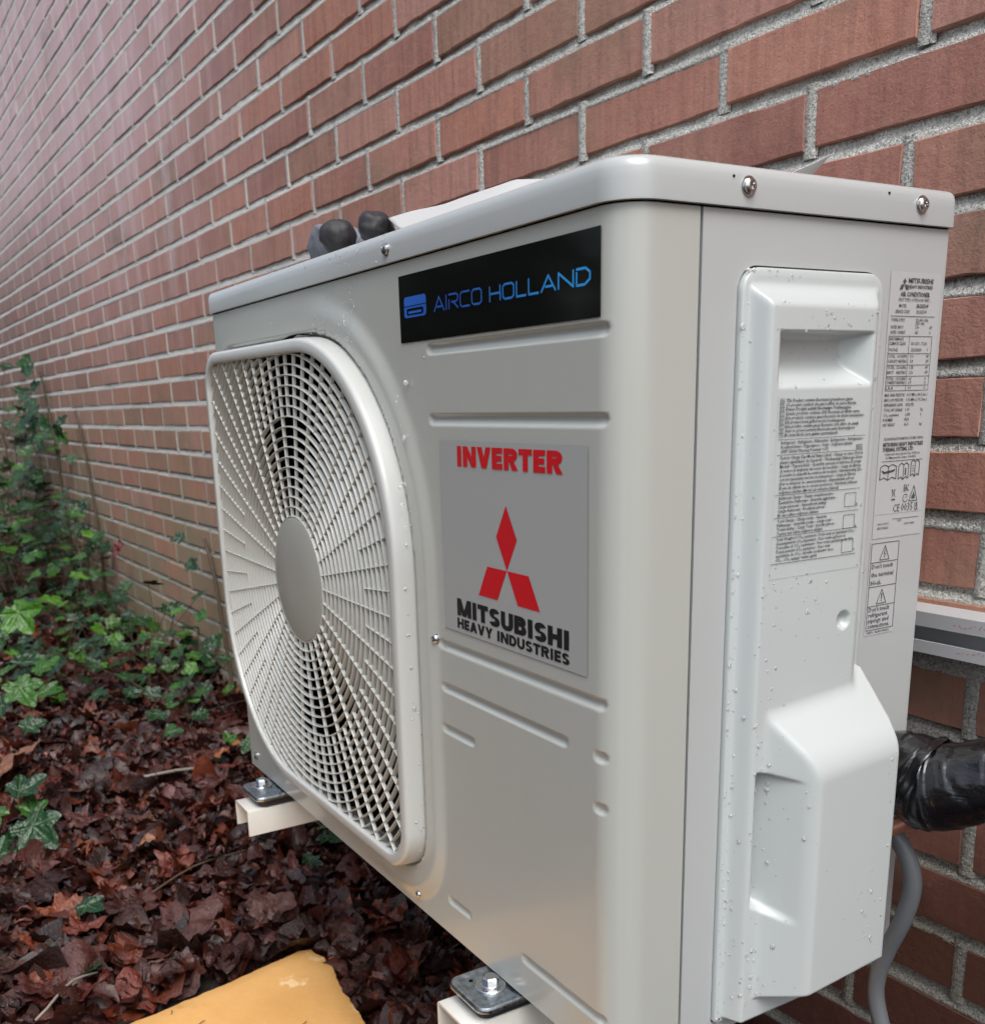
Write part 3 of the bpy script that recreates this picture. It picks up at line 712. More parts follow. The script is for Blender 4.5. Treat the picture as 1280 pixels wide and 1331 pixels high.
# brand sticker
st = sticker('brand_sticker', None, -.2240, .2830, -.0325, .4315, .0008, M['sticker'], F3)
BF = {'I': .40, 'N': 1.0, 'V': 1.0, 'E': .74, 'R': .92, 'T': .86, 'M': 1.22, 'S': .86, 'U': .94, 'B': .90, 'H': .96, 'A': 1.0, 'Y': .98, 'D': .94, ' ': .42}
def arcs(cx, cy, rx, ry, a0, a1, w, n=8):
    o = [(cx + (rx) * math.cos(R(a0 + (a1 - a0) * i / n)), cy + ry * math.sin(R(a0 + (a1 - a0) * i / n))) for i in range(n + 1)]
    q = [(cx + (rx - w) * math.cos(R(a0 + (a1 - a0) * i / n)), cy + (ry - w * .82) * math.sin(R(a0 + (a1 - a0) * i / n))) for i in range(n + 1)]
    return [[o[i], o[i + 1], q[i + 1], q[i]] for i in range(n)]
def heavy(ch, w, s):
    b = lambda x0, y0, x1, y1: [(x0, y0), (x1, y0), (x1, y1), (x0, y1)]; t = s * .82
    if ch == 'I': return [b(w / 2 - s / 2, 0, w / 2 + s / 2, 1)]
    if ch == 'N': return [b(0, 0, s, 1), b(w - s, 0, w, 1), [(s * .0, 1), (w - s * 1.05, 0), (w, 0), (s * 1.05, 1)]]
    if ch == 'V': return [[(0, 1), (w / 2 - s * .55, 0), (w / 2 + s * .45, 0), (s * 1.08, 1)], [(w, 1), (w - s * 1.08, 1), (w / 2 - s * .45, 0), (w / 2 + s * .55, 0)]]
    if ch == 'A': return [[(0, 0), (s * 1.08, 0), (w / 2 + s * .45, 1), (w / 2 - s * .55, 1)], [(w, 0), (w / 2 + s * .55, 1), (w / 2 - s * .45, 1), (w - s * 1.08, 0)], b(w * .25, .20, w * .75, .20 + t * .85)]
    if ch == 'E': return [b(0, 0, s, 1), b(s, 0, w, t), b(s, 1 - t, w, 1), b(s, .5 - t / 2, w * .92, .5 + t / 2)]
    if ch == 'T': return [b(w / 2 - s / 2, 0, w / 2 + s / 2, 1), b(0, 1 - t, w, 1)]
    if ch == 'H': return [b(0, 0, s, 1), b(w - s, 0, w, 1), b(s, .5 - t / 2, w - s, .5 + t / 2)]
    if ch == 'M': return [b(0, 0, s, 1), b(w - s, 0, w, 1), [(0, 1), (w / 2 - s * .5, 0), (w / 2 + s * .4, 0), (s * 1.05, 1)], [(w, 1), (w - s * 1.05, 1), (w / 2 - s * .4, 0), (w / 2 + s * .5, 0)]]
    if ch == 'U': return [b(0, .36, s, 1), b(w - s, .36, w, 1)] + arcs(w / 2, .36, w / 2, .37, 180, 360, s, 12)
    if ch == 'D': return [b(0, 0, s, 1), b(s, 0, w * .5, t), b(s, 1 - t, w * .5, 1)] + arcs(w * .5, .5, w * .5, .5, -90, 90, s, 12)
    if ch == 'R': return [b(0, 0, s, 1), b(s, 1 - t, w * .6, 1), b(s, .40, w * .6, .40 + t)] + arcs(w * .6, .70, w * .40, .30, -90, 90, s, 8) + [[(w - s * 1.08, 0), (w * 1.04, 0), (w * .72, .42), (w * .38, .42)]]
    if ch == 'B': return [b(0, 0, s, 1), b(s, 1 - t, w * .6, 1), b(s, .46, w * .6, .46 + t * .9), b(s, 0, w * .62, t)] + arcs(w * .58, .73, w * .38, .27, -90, 90, s * .95, 8) + arcs(w * .6, .28, w * .40, .28, -90, 90, s, 8)
    if ch == 'S': return arcs(w * .5, .715, w * .47, .285, 15, 180, s, 9) + arcs(w * .5, .715, w * .47, .285, 180, 262, s, 5) + arcs(w * .5, .285, w * .49, .285, 82, -0, s, 5) + arcs(w * .5, .285, w * .49, .285, 0, -165, s, 9) + [[(w * .10, .52), (w * .50, .43), (w * .90, .48), (w * .50, .57)]]
    if ch == 'Y': return [b(w / 2 - s / 2, 0, w / 2 + s / 2, .45), [(0, 1), (w / 2 - s * .5, .40), (w / 2 + s * .4, .40), (s * 1.1, 1)], [(w, 1), (w - s * 1.1, 1), (w / 2 - s * .4, .40), (w / 2 + s * .5, .40)]]
    return []
def heavy_word(mb, word, u0, v0, u1, hgt, s, gap, off):
    tot = sum(BF[c] for c in word) + gap * (len(word) - 1); k = (u1 - u0) / tot; u = u0; q = 0
    for ch in word:
        for pl in heavy(ch, BF[ch], s):
            a2 = sum(pl[i][0] * pl[(i + 1) % len(pl)][1] - pl[(i + 1) % len(pl)][0] * pl[i][1] for i in range(len(pl)))
            if a2 < 0: pl = pl[::-1]
            q = (q + 1) % 9; poly(mb, [(u + x * k, v0 + y * hgt) for x, y in pl], F3(off + q * .000015))
        u += (BF[ch] + gap) * k
mb = MB(); heavy_word(mb, 'INVERTER', -.1965, .4127, -.0593, .0150, .33, .085, .0011); mb.build('red_lettering', M['red'], st)
for P_ in ([(-.1285, .3877), (-.1423, .3645), (-.1285, .3413), (-.1147, .3645)], [(-.1288, .3410), (-.1557, .3410), (-.1692, .3177), (-.1423, .3177)], [(-.1282, .3410), (-.1147, .3177), (-.0866, .3177), (-.1002, .3410)][::-1]):
    mb = MB(); poly(mb, P_, T); mb.build('emblem_diamond', M['red'], st)
mb = MB(); heavy_word(mb, 'MITSUBISHI', -.2030, .2968, -.0517, .0136, .33, .08, .0011); heavy_word(mb, 'HEAVY INDUSTRIES', -.2035, .2866, -.0517, .0080, .30, .10, .0011)
mb.build('black_lettering', M['black_print'], st)
# rating plate on the side panel
st = sticker('rating_plate', None, .2297, .3730, .2835, .5380, .0004, M['plate_film'], S3, 2, 2)
mb = MB(); P3 = S3(.0007)
def logo(mb, u, v, s, to3):
    a = s / 2
    poly(mb, [(u, v + s), (u - a * .5, v + s * .72), (u, v + s * .45), (u + a * .5, v + s * .72)], to3)
    poly(mb, [(u - .02 * s, v + s * .44), (u - a * .9, v + s * .44 - .0 * s), (u - a * 1.3, v), (u - a * .45, v)], to3)
    poly(mb, [(u + .02 * s, v + s * .44), (u + a * .9, v + s * .44), (u + a * 1.3, v), (u + a * .45, v)], to3)
def tx(s, u, v, w, h, b=.012): put_text(mb, s, u, v, w, h, P3, bold=b, res=1, cap=.70)
logo(mb, .2440, .5265, .0075, P3)
tx('MITSUBISHI', .2480, .5310, .0265, .0032, .035); tx('HEAVY INDUSTRIES', .2480, .5275, .0265, .0022, .03)
tx('AIR CONDITIONER', .2405, .5222, .0315, .0030, .03); tx('SPLIT TYPE ( OUTDOOR UNIT )', .2390, .5190, .0340, .0021)
tx('MODEL', .2400, .5150, .0080, .0022); tx('SRC50ZS-W', .2585, .5150, .0130, .0024, .03); tx('SERVICE CODE', .2365, .5112, .0150, .0022); tx('SRC50ZS-W', .2590, .5112, .0110, .0022)
line(mb, .2320, .5092, .2790, .5092, .0004, P3)
for s, v, val, un in (('POWER SUPPLY', .5058, '220-240V~ 50Hz', ''), ('', .5036, '220V~ 60Hz', ''), ('RATED INPUT', .5010, '2.90', 'kW'), ('RATED CURRENT', .4976, '14.5', 'A')):
    if s: tx(s, .2330, v, len(s) * .0012, .0021)
    tx(val, .2590, v, len(val) * .00095, .0021)
    if un: tx(un, .2745, v, len(un) * .0014, .0021)
frame_rect(mb, .2318, .4595, .2782, .4960, .00035, P3); line(mb, .2535, .4595, .2535, .4960, .00035, P3)
for v in (.4845, .4768, .4692, .4630): line(mb, .2318, v, .2782, v, .00035, P3)
for s, v, val, un in (('PERFORMANCE', .4932, '', ''), ('CLIMATE CLASS', .4902, 'ISO 5151 - T1,H1', ''), ('VOLTAGE', .4860, '220/230/240', 'V'),
    ('TOTAL   COOLING', .4818, '5.0', 'kW'), ('CAPACITY HEATING', .4784, '5.8', 'kW'), ('TOTAL   COOLING', .4742, '1.35', 'kW'), ('INPUT    HEATING', .4708, '1.56', 'kW'),
    ('TOTAL   COOLING', .4666, '6.0', 'A'), ('CURRENT HEATING', .4640, '6.9', 'A'), ('L.R.A.', .4604, '6.9', 'A')):
    tx(s, .2324, v, min(.0200, len(s) * .00135), .0021)
    if val: tx(val, .2560, v, len(val) * .00105, .0021)
    if un: tx(un, .2735, v, len(un) * .0014, .0021)
for s, v, val, un in (('MAX. HIGH PRESSURE', .4556, '4.15 MPa ( 41.5 bar )', ''), ('MAX. LOW PRESSURE', .4522, '1.92 MPa ( 19.2 bar )', ''), ('REFRIGERANT (GWP)', .4488, 'R32(675)', ''),
    ('TOTAL UNIT CHARGE', .4454, '1.30', 'kg'), ('CO\u2082 equivalent', .4420, '0.878', 't'), ('IP NUMBER', .4386, 'IP24', ''), ('UNIT WEIGHT', .4352, '36.0', 'kg')):
    tx(s, .2318, v, len(s) * .00118, .0021); tx(val, .2552, v, len(val) * .0011, .0021)
    if un: tx(un, .2720, v, len(un) * .0013, .0021)
tx('SEE AN INSTALLATION MANUAL FOR FIELD CHARGE', .2345, .4255, .0430, .0019); tx('MITSUBISHI HEAVY INDUSTRIES', .2340, .4212, .0440, .0026, .035); tx('THERMAL SYSTEMS, LTD.', .2340, .4178, .0340, .0026, .035)
tx('2-3, Marunouchi 3-chome, Chiyoda-ku, Tokyo, 100-8332, Japan', .2365, .4150, .0390, .0017); tx('2-3 Marunouchi, Tokyo, 100-8332', .2380, .4125, .0330, .0017); line(mb, .2340, .4108, .2790, .4108, .0004, P3)
# open-book symbols
def book(u, v, w, h, kind):
    lw = .00065
    top = [(u, v + h * .85), (u + w * .25, v + h), (u + w * .5, v + h * .88), (u + w * .75, v + h), (u + w, v + h * .85)]
    bot = [(u, v + h * .05), (u + w * .25, v + h * .18), (u + w * .5, v), (u + w * .75, v + h * .18), (u + w, v + h * .05)]
    for L in (top, bot):
        for a, b in zip(L[:-1], L[1:]): line(mb, *a, *b, lw, P3)
    for a, b in ((top[0], bot[0]), (top[2], bot[2]), (top[4], bot[4])): line(mb, *a, *b, lw, P3)
    if kind == 'spanner': line(mb, u + w * .2, v + h * .48, u + w * .8, v + h * .58, .0016, P3); line(mb, u + w * .1, v + h * .62, u + w * .25, v + h * .5, .0012, P3); line(mb, u + w * .78, v + h * .55, u + w * .92, v + h * .68, .0012, P3)
    if kind == 'i': tx('i', u + w * .63, v + h * .28, .0018, h * .42, .05)
    if kind == 'lines':
        for q in (.35, .5, .65): line(mb, u + w * .12, v + h * q, u + w * .4, v + h * q, .0004, P3)
book(.2330, .3975, .0175, .0110, 'spanner'); book(.2530, .3970, .0110, .0120, 'i'); book(.2665, .3985, .0095, .0120, 'lines')
# bin, EAC, flame triangle, CE
line(mb, .2475, .3900, .2510, .3900, .0005, P3); line(mb, .2478, .3900, .2484, .3855, .0004, P3); line(mb, .2507, .3900, .2500, .3855, .0004, P3); line(mb, .2472, .3850, .2515, .3908, .0003, P3); line(mb, .2515, .3850, .2472, .3908, .0003, P3); line(mb, .2475, .3832, .2515, .3832, .0012, P3)
tx('EAC', .2605, .3885, .0055, .0048, .02)
for k in range(16):
    if k not in (0, 15, 1): a, b = R(22.5 * k), R(22.5 * (k + 1)); line(mb, .2630 + .0028 * math.cos(a), .3835 + .0028 * math.sin(a), .2630 + .0028 * math.cos(b), .3835 + .0028 * math.sin(b), .0005, P3)
line(mb, .2630, .3835, .2652, .3850, .0005, P3)
def tri(u, v, w, h, lw=.0006):
    line(mb, u, v, u + w, v, lw, P3); line(mb, u, v, u + w / 2, v + h, lw, P3); line(mb, u + w, v, u + w / 2, v + h, lw, P3)
tri(.2670, .3810, .0095, .0110); poly(mb, [(.2700, .3825), (.2733, .3825), (.2738, .3845), (.2725, .3862), (.2716, .3880), (.2712, .3855), (.2699, .3845)], P3)
tx('CE', .2500, .3742, .0072, .0055, .0); tx('0035', .2590, .3742, .0130, .0058, .0); tx('UK', .2738, .3768, .0042, .0028, .02); tx('CA', .2738, .3738, .0042, .0028, .02)
mb.build('lettering', M['grey_print'], st)
mb = MB()
st2 = sticker('plate_foot', None, .2297, .3560, .2835, .3727, .0004, M['plate_film'], S3, 2, 1)
line(mb, .2500, .3690, .2800, .3690, .00035, P3); tx('MANUFACTURED BY', .2345, .3655, .0120, .0015, 0); tx('MADE IN THAILAND', .2345, .3625, .0120, .0017, .01); tx('PSB01Y174AFB', .2640, .3640, .0110, .0015, .01); tx('2021', .2560, .3668, .0040, .0015)
mb.build('lettering', M['grey_print'], st2)
# warning sticker
st = sticker('warning_label', None, .2285, .2840, .2608, .3545, .0004, M['plate_film'], S3, 2, 2); mb = MB()
frame_rect(mb, .2300, .2880, .2600, .3525, .0005, P3)
for v in (.3365, .3140, .2995 + .0005): pass
for v in (.3385, .3205, .3060): line(mb, .2300, v, .2600, v, .0005, P3)
tri(.2395, .3400, .0105, .0105); line(mb, .2452, .3475, .2440, .3448, .0007, P3); line(mb, .2440, .3448, .2455, .3442, .0007, P3); line(mb, .2455, .3442, .2444, .3415, .0007, P3)
tri(.2395, .3075, .0105, .0105); line(mb, .2448, .3150, .2448, .3108, .0010, P3); line(mb, .2448, .3100, .2448, .3090, .0010, P3)
for s, v, w in (("Don't touch", .3340, .0235), ('the terminal', .3280, .0245), ('block.', .3220, .0120), ("Don't touch", .3020, .0230), ('refrigerant', .2978, .0215), ('pipings and', .2936, .0230), ('connections.', .2894, .0245)): tx(s, .2315, v, w, .0034, .012)
tx('>PET<  RSA011W021', .2310, .2852, .0245, .0018, .01); mb.build('lettering', M['grey_print'], st)
# multilingual refrigerant label on the cover
CX = .0185
st = sticker('refrigerant_label', None, .1085, .3420, .1935, .4585, CX - .0005 + .0002, M['cover'], S3, 2, 2); P3 = S3(CX + .0003)
mb = MB()
def t2(s, u, v, w=None, h=.00195, b=.018, sh=0): put_text(mb, s, u, v, w or len(s) * .00116, h, P3, bold=b, res=1, cap=.70, shear=sh)
v = .4545
for tag_, s in (('EN', 'This Product contains fluorinated greenhouse gases.'), ('FR', 'Ce produit contient des gaz \u00e0 effets de serre fluor\u00e9s.'), ('DE', 'Dieses Produkt enth\u00e4lt fluorhaltige Treibhausgase.'), ('IT', 'Questo prodotto contiene GAS fluorurati ad effetto serra.'),
    ('ES', 'Este producto contiene gases fluorados de efecto invernadero.'), ('NL', 'Dit product bevat gefluoreerde broeikasgassen.'), ('PT', 'Este produto cont\u00e9m gases fluorados com efeito de estufa.'), ('GR', 'Auto to proion periehei fthoriouha aeria thermokipiou.'), ('TR', 'Bu \u00fcr\u00fcn florlu sera gazlar\u0131 i\u00e7ermektedir.')):
    frame_rect(mb, .1100, v - .0004, .1140, v + .0020, .0002, P3); t2(tag_, .1106, v, .0028, .0017, 0); t2(s, .1150, v, len(s) * .00122, .0020, .022, .2); v -= .00265
v -= .0004; line(mb, .1095, v + .0012, .1915, v + .0012, .0003, P3); v -= .0016
def block(lines, uend):
    global v
    for s in lines:
        t2(s, .1125, v, min(len(s) * .00122, uend - .1125)); v -= .00272
block(['Refrigerant - R\u00e9frig\u00e9rant - K\u00e4ltemittel - Refrigerante - Refrigerante -', 'Koudemiddelen - Frigorig\u00e9neo - Psykt - So\u011futucu akiskan', 'GWP (Global Warming Potential) = 675'], .1905)
frame_rect(mb, .1835, v + .0022, .1895, v + .0050, .0003, P3); t2('R32', .1842, v + .0028, .0045, .0018)
line(mb, .1090, v + .0014, .1905, v + .0014, .0003, P3); v -= .0013
block(['Factory Charge (See Model Name Label) - Charge en usine (Voir la', 'plaque signal\u00e9tique de l\'appareil) - Werksseitige F\u00fcllmenge (Siehe', 'Modell - Typenschild) - Quantit\u00e0 caricata in fabbrica (Si prega',
       'di vedere la targhetta del nome del modello) - Carga de f\u00e1brica', '(Consulte la etiqueta de nombre del modelo) - Fabriekslading (Zie', 'ook het typeplaatje met het modelnummer) - Carga de F\u00e1brica', '(Ver a etiqueta de caracter\u00edsticas) - Ergostasiaki plirosi',
       '(Deite tin etiketa me to onoma montelou) - Fabrikada y\u00fcklenen', 'so\u011futucu akiskan (Model ad\u0131 etiketine bak\u0131n\u0131z)'], .1905)
for lines in (['Additional Charge - Charge compl\u00e9mentaire -', 'Zus\u00e4tzliche F\u00fcllmenge - Quantit\u00e0 aggiuntiva -', 'Carga adicional - Aanvullende lading -', 'Carga Adicional - Prostheti plirosi -', 'Ek sarj edilen so\u011futucu akiskan'],
              ['Total Charge - Charge totale - Gesamte', 'F\u00fcllmenge - Quantit\u00e0 totale - Carga total -', 'Totale lading - Carga Total - Synoliki plirosi -', 'Toplam sarj edilen so\u011futucu akiskan'],
              ['Total Weight of CO\u2082 equivalent - Poids total en \u00e9quivalent CO\u2082 -', 'Gesamtgewicht CO\u2082-\u00c4quivalent - Peso totale espresso in', 'Tonnellate di CO\u2082 equivalenti - Peso total equivalente de CO\u2082', 'Totaal gewicht CO\u2082 equivalent - Peso total', 'equivalente de CO\u2082 - Synoliko isodynamo varos', 'CO\u2082 - CO\u2082 esdeger toplam agirlik']):
    line(mb, .1090, v + .0018, .1900, v + .0018, .0003, P3); v -= .0010; vt = v
    block(lines, .1880 if len(lines) == 6 else .1680)
    vb = vt - .0085 if len(lines) < 6 else vt - .0130; frame_rect(mb, .1755, vb - .0005, .1865, vb + .0085, .00035, P3); t2('kg' if len(lines) < 6 else 't', .1872, vb, .0014)
line(mb, .1085, v + .0012, .1900, v + .0012, .00035, P3)
mb.build('lettering', M['grey_print'], st)

# water beads
dv, df = [], []
ico = bmesh.new(); bmesh.ops.create_icosphere(ico, subdivisions=2, radius=1); iv = np.array([q.co[:] for q in ico.verts]); ifc = [[q.index for q in f.verts] for f in ico.faces]; ico.free()
def drop(p, nrm, r, el=1.0):
    nrm = Vector(nrm).normalized(); q = nrm.to_track_quat('Z', 'Y').to_matrix(); b = len(dv)
    for a in iv:
        w = q @ Vector((a[0] * r, a[1] * r, max(a[2], -.15) * r * .42)); w.z *= el if abs(nrm.z) < .5 else 1
        dv.append(tuple(Vector(p) + w))
    for g in ifc: df.append(tuple(i + b for i in g))
rd = random.Random(5)
clusters = [(.103, .225, .010, .03, 26), (.106, .19, .012, .05, 30), (.093, .25, .003, .12, 70), (.093, .08, .003, .05, 45), (.106, .06, .008, .03, 30), (.12, .19, .012, .008, 16), (.12, .155, .012, .02, 18), (.15, .50, .05, .012, 34), (.15, .44, .045, .05, 90), (.12, .335, .02, .012, 18), (.165, .31, .03, .02, 22), (.15, .35, .04, .02, 26), (.195, .09, .012, .02, 26), (.21, .16, .003, .06, 14), (.11, .045, .01, .006, 20), (.15, .53, .03, .003, 12), (.093, .40, .003, .08, 20)]
for cy, cz, sy, sz, n in clusters:
    for _ in range(n):
        y = min(max(rd.gauss(cy, sy), .0905), .2185); z = min(max(rd.gauss(cz, sz), .012), .533)
        x, g = coverh(y, z); r = abs(rd.gauss(0, .00055)) + .0003
        if rd.random() < .05: r += rd.random() * .0010
        drop((x, y, z), g, r, rd.choice((1, 1, 1.3)))
for y, z, r in ((.1095, .1985, .0030), (.1095, .188, .0020), (.1098, .183, .0028), (.118, .1930, .0023), (.1045, .195, .0020), (.1035, .2080, .0017), (.1060, .228, .0022), (.1040, .0700, .0022), (.1085, .0720, .0025), (.1090, .0500, .0022), (.1190, .1385, .0020), (.1185, .197, .0024)):
    x, g = coverh(y, z); drop((x, y, z), g, r * .85)
for _ in range(150):   # fine drops on the front panel and lid rim
    x = rd.choice((rd.gauss(-.375, .008), rd.uniform(-.75, -.25), rd.uniform(-.26, -.24), rd.gauss(-.42, .03))); z = rd.uniform(.50, .565) if x < -.27 else rd.uniform(.03, .56)
    drop((x, -.0002 + oil(x, z) - (.0006 * 9 * max(0, 1 - (z - .523) / .03) if x < -.27 else 0), z), (0, -1, 0), .0003 + abs(rd.gauss(0, .0004)))
for _ in range(26): x = rd.gauss(-.40, .05); drop((x, -.0036, rd.uniform(.570, .588)), (0, -1, 0), .0005 + abs(rd.gauss(0, .0006)))
for _ in range(60): x = rd.uniform(-.62, -.28); drop((x, .0005 + rd.random() * .003, .5905), (0, -.3, 1), .0007 + abs(rd.gauss(0, .0008)))
for _ in range(40):
    z = rd.uniform(.06, .48); drop((-.2722, -rd.uniform(.002, .012), z), (1, -.2, 0), .0004 + abs(rd.gauss(0, .0006)))
tag(mk('water_droplets', dv, df, M['water'], unit, smooth=True), kind='stuff')

# ------------------------------------------------------------------ wall bracket
br = empty('wall_bracket', (-.41, .38, -.05), 'cream painted steel bracket arms and grey rail bolted to the wall under the unit', 'bracket')
def arm(x0, x1, z1=-.0165, hgt=.033, y0=-.0485, y1=.385):
    t = .0022; mb = MB(); z0 = z1 - hgt
    P = [(x0, z0), (x0, z1 - .003), (x0 + .0009, z1 - .0009), (x0 + .003, z1), (x1 - .003, z1), (x1 - .0009, z1 - .0009), (x1, z1 - .003), (x1, z0), (x1 - t, z0), (x1 - t, z1 - t - .001), (x1 - t - .001, z1 - t), (x0 + t + .001, z1 - t), (x0 + t, z1 - t - .001), (x0 + t, z0)]
    n = len(P); v = [(x, y0, z) for x, z in P] + [(x, y1, z) for x, z in P]
    f = [(i, (i + 1) % n, n + (i + 1) % n, n + i) for i in range(n)]
    q = [(0, 1, 12, 13), (1, 2, 11, 12), (2, 3, 11), (3, 4, 10, 11), (4, 5, 10), (5, 6, 9, 10), (6, 7, 8, 9)]
    mb.add(v, f + q + [tuple(i + n for i in g) for g in q]); mb.box((x0 + t, .02, z0 + .0001), (x1 - t, y1, z0 + t))
    a = autosmooth(mb.build('arm', M['bracket'], br), 40)
    return a
arm(-.7015, -.6535); arm(-.1735, -.1265)
def pad(x0, x1, yf):
    o = outline(x0, x1, yf, .03, .003, .003, .009, .009, seg=6, edge=2); n = len(o); v = []
    for ins, z in ((.003, -.0163), (0, -.0150), (0, -.0080), (.002, -.0070)): v += [(a - c * ins, b - d * ins, z) for a, b, c, d in o]
    mb = MB(); mb.add(v, [(L * n + i, L * n + (i + 1) % n, (L + 1) * n + (i + 1) % n, (L + 1) * n + i) for L in range(3) for i in range(n)] + [tuple(range(3 * n, 4 * n))]); autosmooth(mb.build('rubber_pad', M['rubber'], br), 40)
pad(-.7060, -.6530, -.0320); pad(-.1720, -.1260, -.0330)
def wallbox(mb, x0, x1, o0, o1, z0, z1):
    """world x range, distance from the wall face, world z"""
    v = []
    for x in (x0, x1):
        for o in (o0, o1):
            for z in (z0, z1): p = w2(x + .5728, -o, z - .8883); v.append(p[:])
    mb.add(v, [(0, 1, 3, 2), (4, 6, 7, 5), (0, 4, 5, 1), (2, 3, 7, 6), (0, 2, 6, 4), (1, 5, 7, 3)])
mb = MB()
for b in ((.0005, .003, .2395, .275), (.003, .036, .2725, .275), (.003, .036, .2395, .242), (.0335, .036, .2625, .2725), (.0335, .036, .242, .250)): wallbox(mb, -.86, .32, *b)
rail = mb.build('rail', M['alu'], br)
for x in (-.6775, -.150):
    mb = MB(); wallbox(mb, x - .02, x + .02, .0365, .0395, -.028, .30); wallbox(mb, x - .02, x - .0172, .006, .0365, -.028, .2385); wallbox(mb, x + .0172, x + .02, .006, .0365, -.028, .2385); mb.build('upright', M['bracket'], br)
mb = MB(); rr_ = random.Random(3)
for zc0, x0 in ((.2690, -.045), (.2460, -.04)):
    for k in range(13):
        x = x0 + .02 + k * .0045; p = w2(x + .5728, -.0362, zc0 + rr_.uniform(-.0022, .0018) - .8883); q = w2(x + .5728 + rr_.uniform(.001, .003), -.0362, zc0 + rr_.uniform(-.003, .003) - .8883)
        line(mb, p.x, p.z, q.x, q.z, .0004, lambda u, v_, yy_=p.y - .0003: (u, yy_, v_))
mb.build('red_marking', M['red'], br)
for x in (-.02, .12):
    p = w2(x + .5728, -.003, .262 - .8883); mb = MB(); mb.lathe(p, (0, -1, 0), [(.008, 0), (.008, .001), (.0055, .0015), (.0055, .006), (.004, .0065)], 12); mb.build('rail_bolt', M['blade'], br)

# ------------------------------------------------------------------ pipe bundle, copper pipe, cable
path = [(.000, .252, .184), (.012, .254, .185), (.024, .256, .1825), (.036, .258, .1785), (.048, .260, .1755), (.062, .263, .1790), (.080, .268, .188), (.105, .275, .196), (.14, .288, .201), (.20, .315, .204), (.30, .36, .206)]
def smooth_path(P, k=8):
    out = []
    for i in range(len(P) - 1):
        p0, p1, p2, p3 = [Vector(P[min(max(j, 0), len(P) - 1)]) for j in (i - 1, i, i + 1, i + 2)]
        for s in range(k):
            t = s / k; out.append(.5 * ((2 * p1) + (p2 - p0) * t + (2 * p0 - 5 * p1 + 4 * p2 - p3) * t * t + (3 * p1 - p0 - 3 * p2 + p3) * t ** 3))
    out.append(Vector(P[-1])); return out
KP = 18
sp = smooth_path(path, KP); radp = [.0165, .0200, .0255, .0300, .0320, .0300, .0265, .0235, .0225, .022, .022]
v, f = [], []; n = 40; m = len(sp)
for i, p in enumerate(sp):
    t = (sp[min(i + 1, m - 1)] - sp[max(i - 1, 0)]).normalized(); side = t.cross(Vector((0, 0, 1))).normalized(); up = side.cross(t)
    ri = i / KP; r = np.interp(ri, range(len(radp)), radp)
    for k in range(n):
        a = 2 * math.pi * k / n; dl = i * .00085; s_ = dl / .0145 + a / (2 * math.pi) + .35 * noise.noise(Vector((math.cos(a), math.sin(a), dl * 20)))
        wrap = s_ % 1.0; fold = noise.noise(Vector((math.cos(a) * 2.2, math.sin(a) * 2.2, dl * 45 + a * .4)))
        rr = r + .0015 * (wrap ** .7) + .0032 * (1 - 2 * abs(fold)) * (1.1 if ri < 4.2 else .65) + .0011 * abs(noise.noise(Vector((math.cos(a) * 5, math.sin(a) * 5, dl * 130))))
        v.append(p + (side * math.cos(a) + up * math.sin(a)) * rr)
f = [(i * n + k, i * n + (k + 1) % n, (i + 1) * n + (k + 1) % n, (i + 1) * n + k) for i in range(m - 1) for k in range(n)]
mb = MB(); mb.add(v, f)
pb = empty('pipe_bundle', (.05, .26, .18), 'refrigerant pipes wrapped in shiny black tape leading off to the right behind the service cover', 'pipe')
mb.build('tape_wrap', M['tape'], pb, True)
mb = MB()   # loose tape tails at the mouth
for a0, ln, w in ((.2, .020, .008), (1.7, .016, .006), (4.3, .018, .007)):
    c, s = math.cos(a0), math.sin(a0); P0 = Vector((.006, .254 + .024 * c, .180 + .024 * s)); v = []
    for i in range(6):
        q = P0 + Vector((-ln * .15 * i / 5, -.004 * i * .6, ln * (.3 if s > 0 else -.6) * i / 5 + .002 * math.sin(i))); v += [(q + Vector((w / 2, 0, .001)))[:], (q - Vector((w / 2, 0, 0)))[:]]
    mb.add(v, [(2 * i, 2 * i + 1, 2 * i + 3, 2 * i + 2) for i in range(5)])
mb.build('tape_end', M['tape'], pb, True)
mb = MB(); mb.tube(smooth_path([(-.01, .215, .118), (.012, .232, .128), (.030, .247, .140), (.050, .262, .158)], 6), .0065, 16); mb.build('copper_pipe', M['copper'], pb, True)
mb = MB(); mb.tube(smooth_path([(-.02, .22, .195), (.005, .235, .1975), (.03, .258, .185)], 6), .0045, 12); mb.build('copper_pipe', M['copper'], pb, True)
mb = MB(); mb.tube(smooth_path([(-.03, .235, .15), (-.005, .250, .146), (.015, .258, .1285), (.0295, .262, .108), (.0345, .264, .085), (.0290, .264, .055), (.0165, .264, .020), (.0095, .264, -.010), (.0120, .265, -.035), (.028, .268, -.075), (.06, .28, -.14), (.11, .30, -.24), (.15, .30, -.29)], 8), .0070, 16)
tag(mb.build('cable', M['cable'], None, True), 'thick grey electric cable hanging down behind the service cover', 'cable')

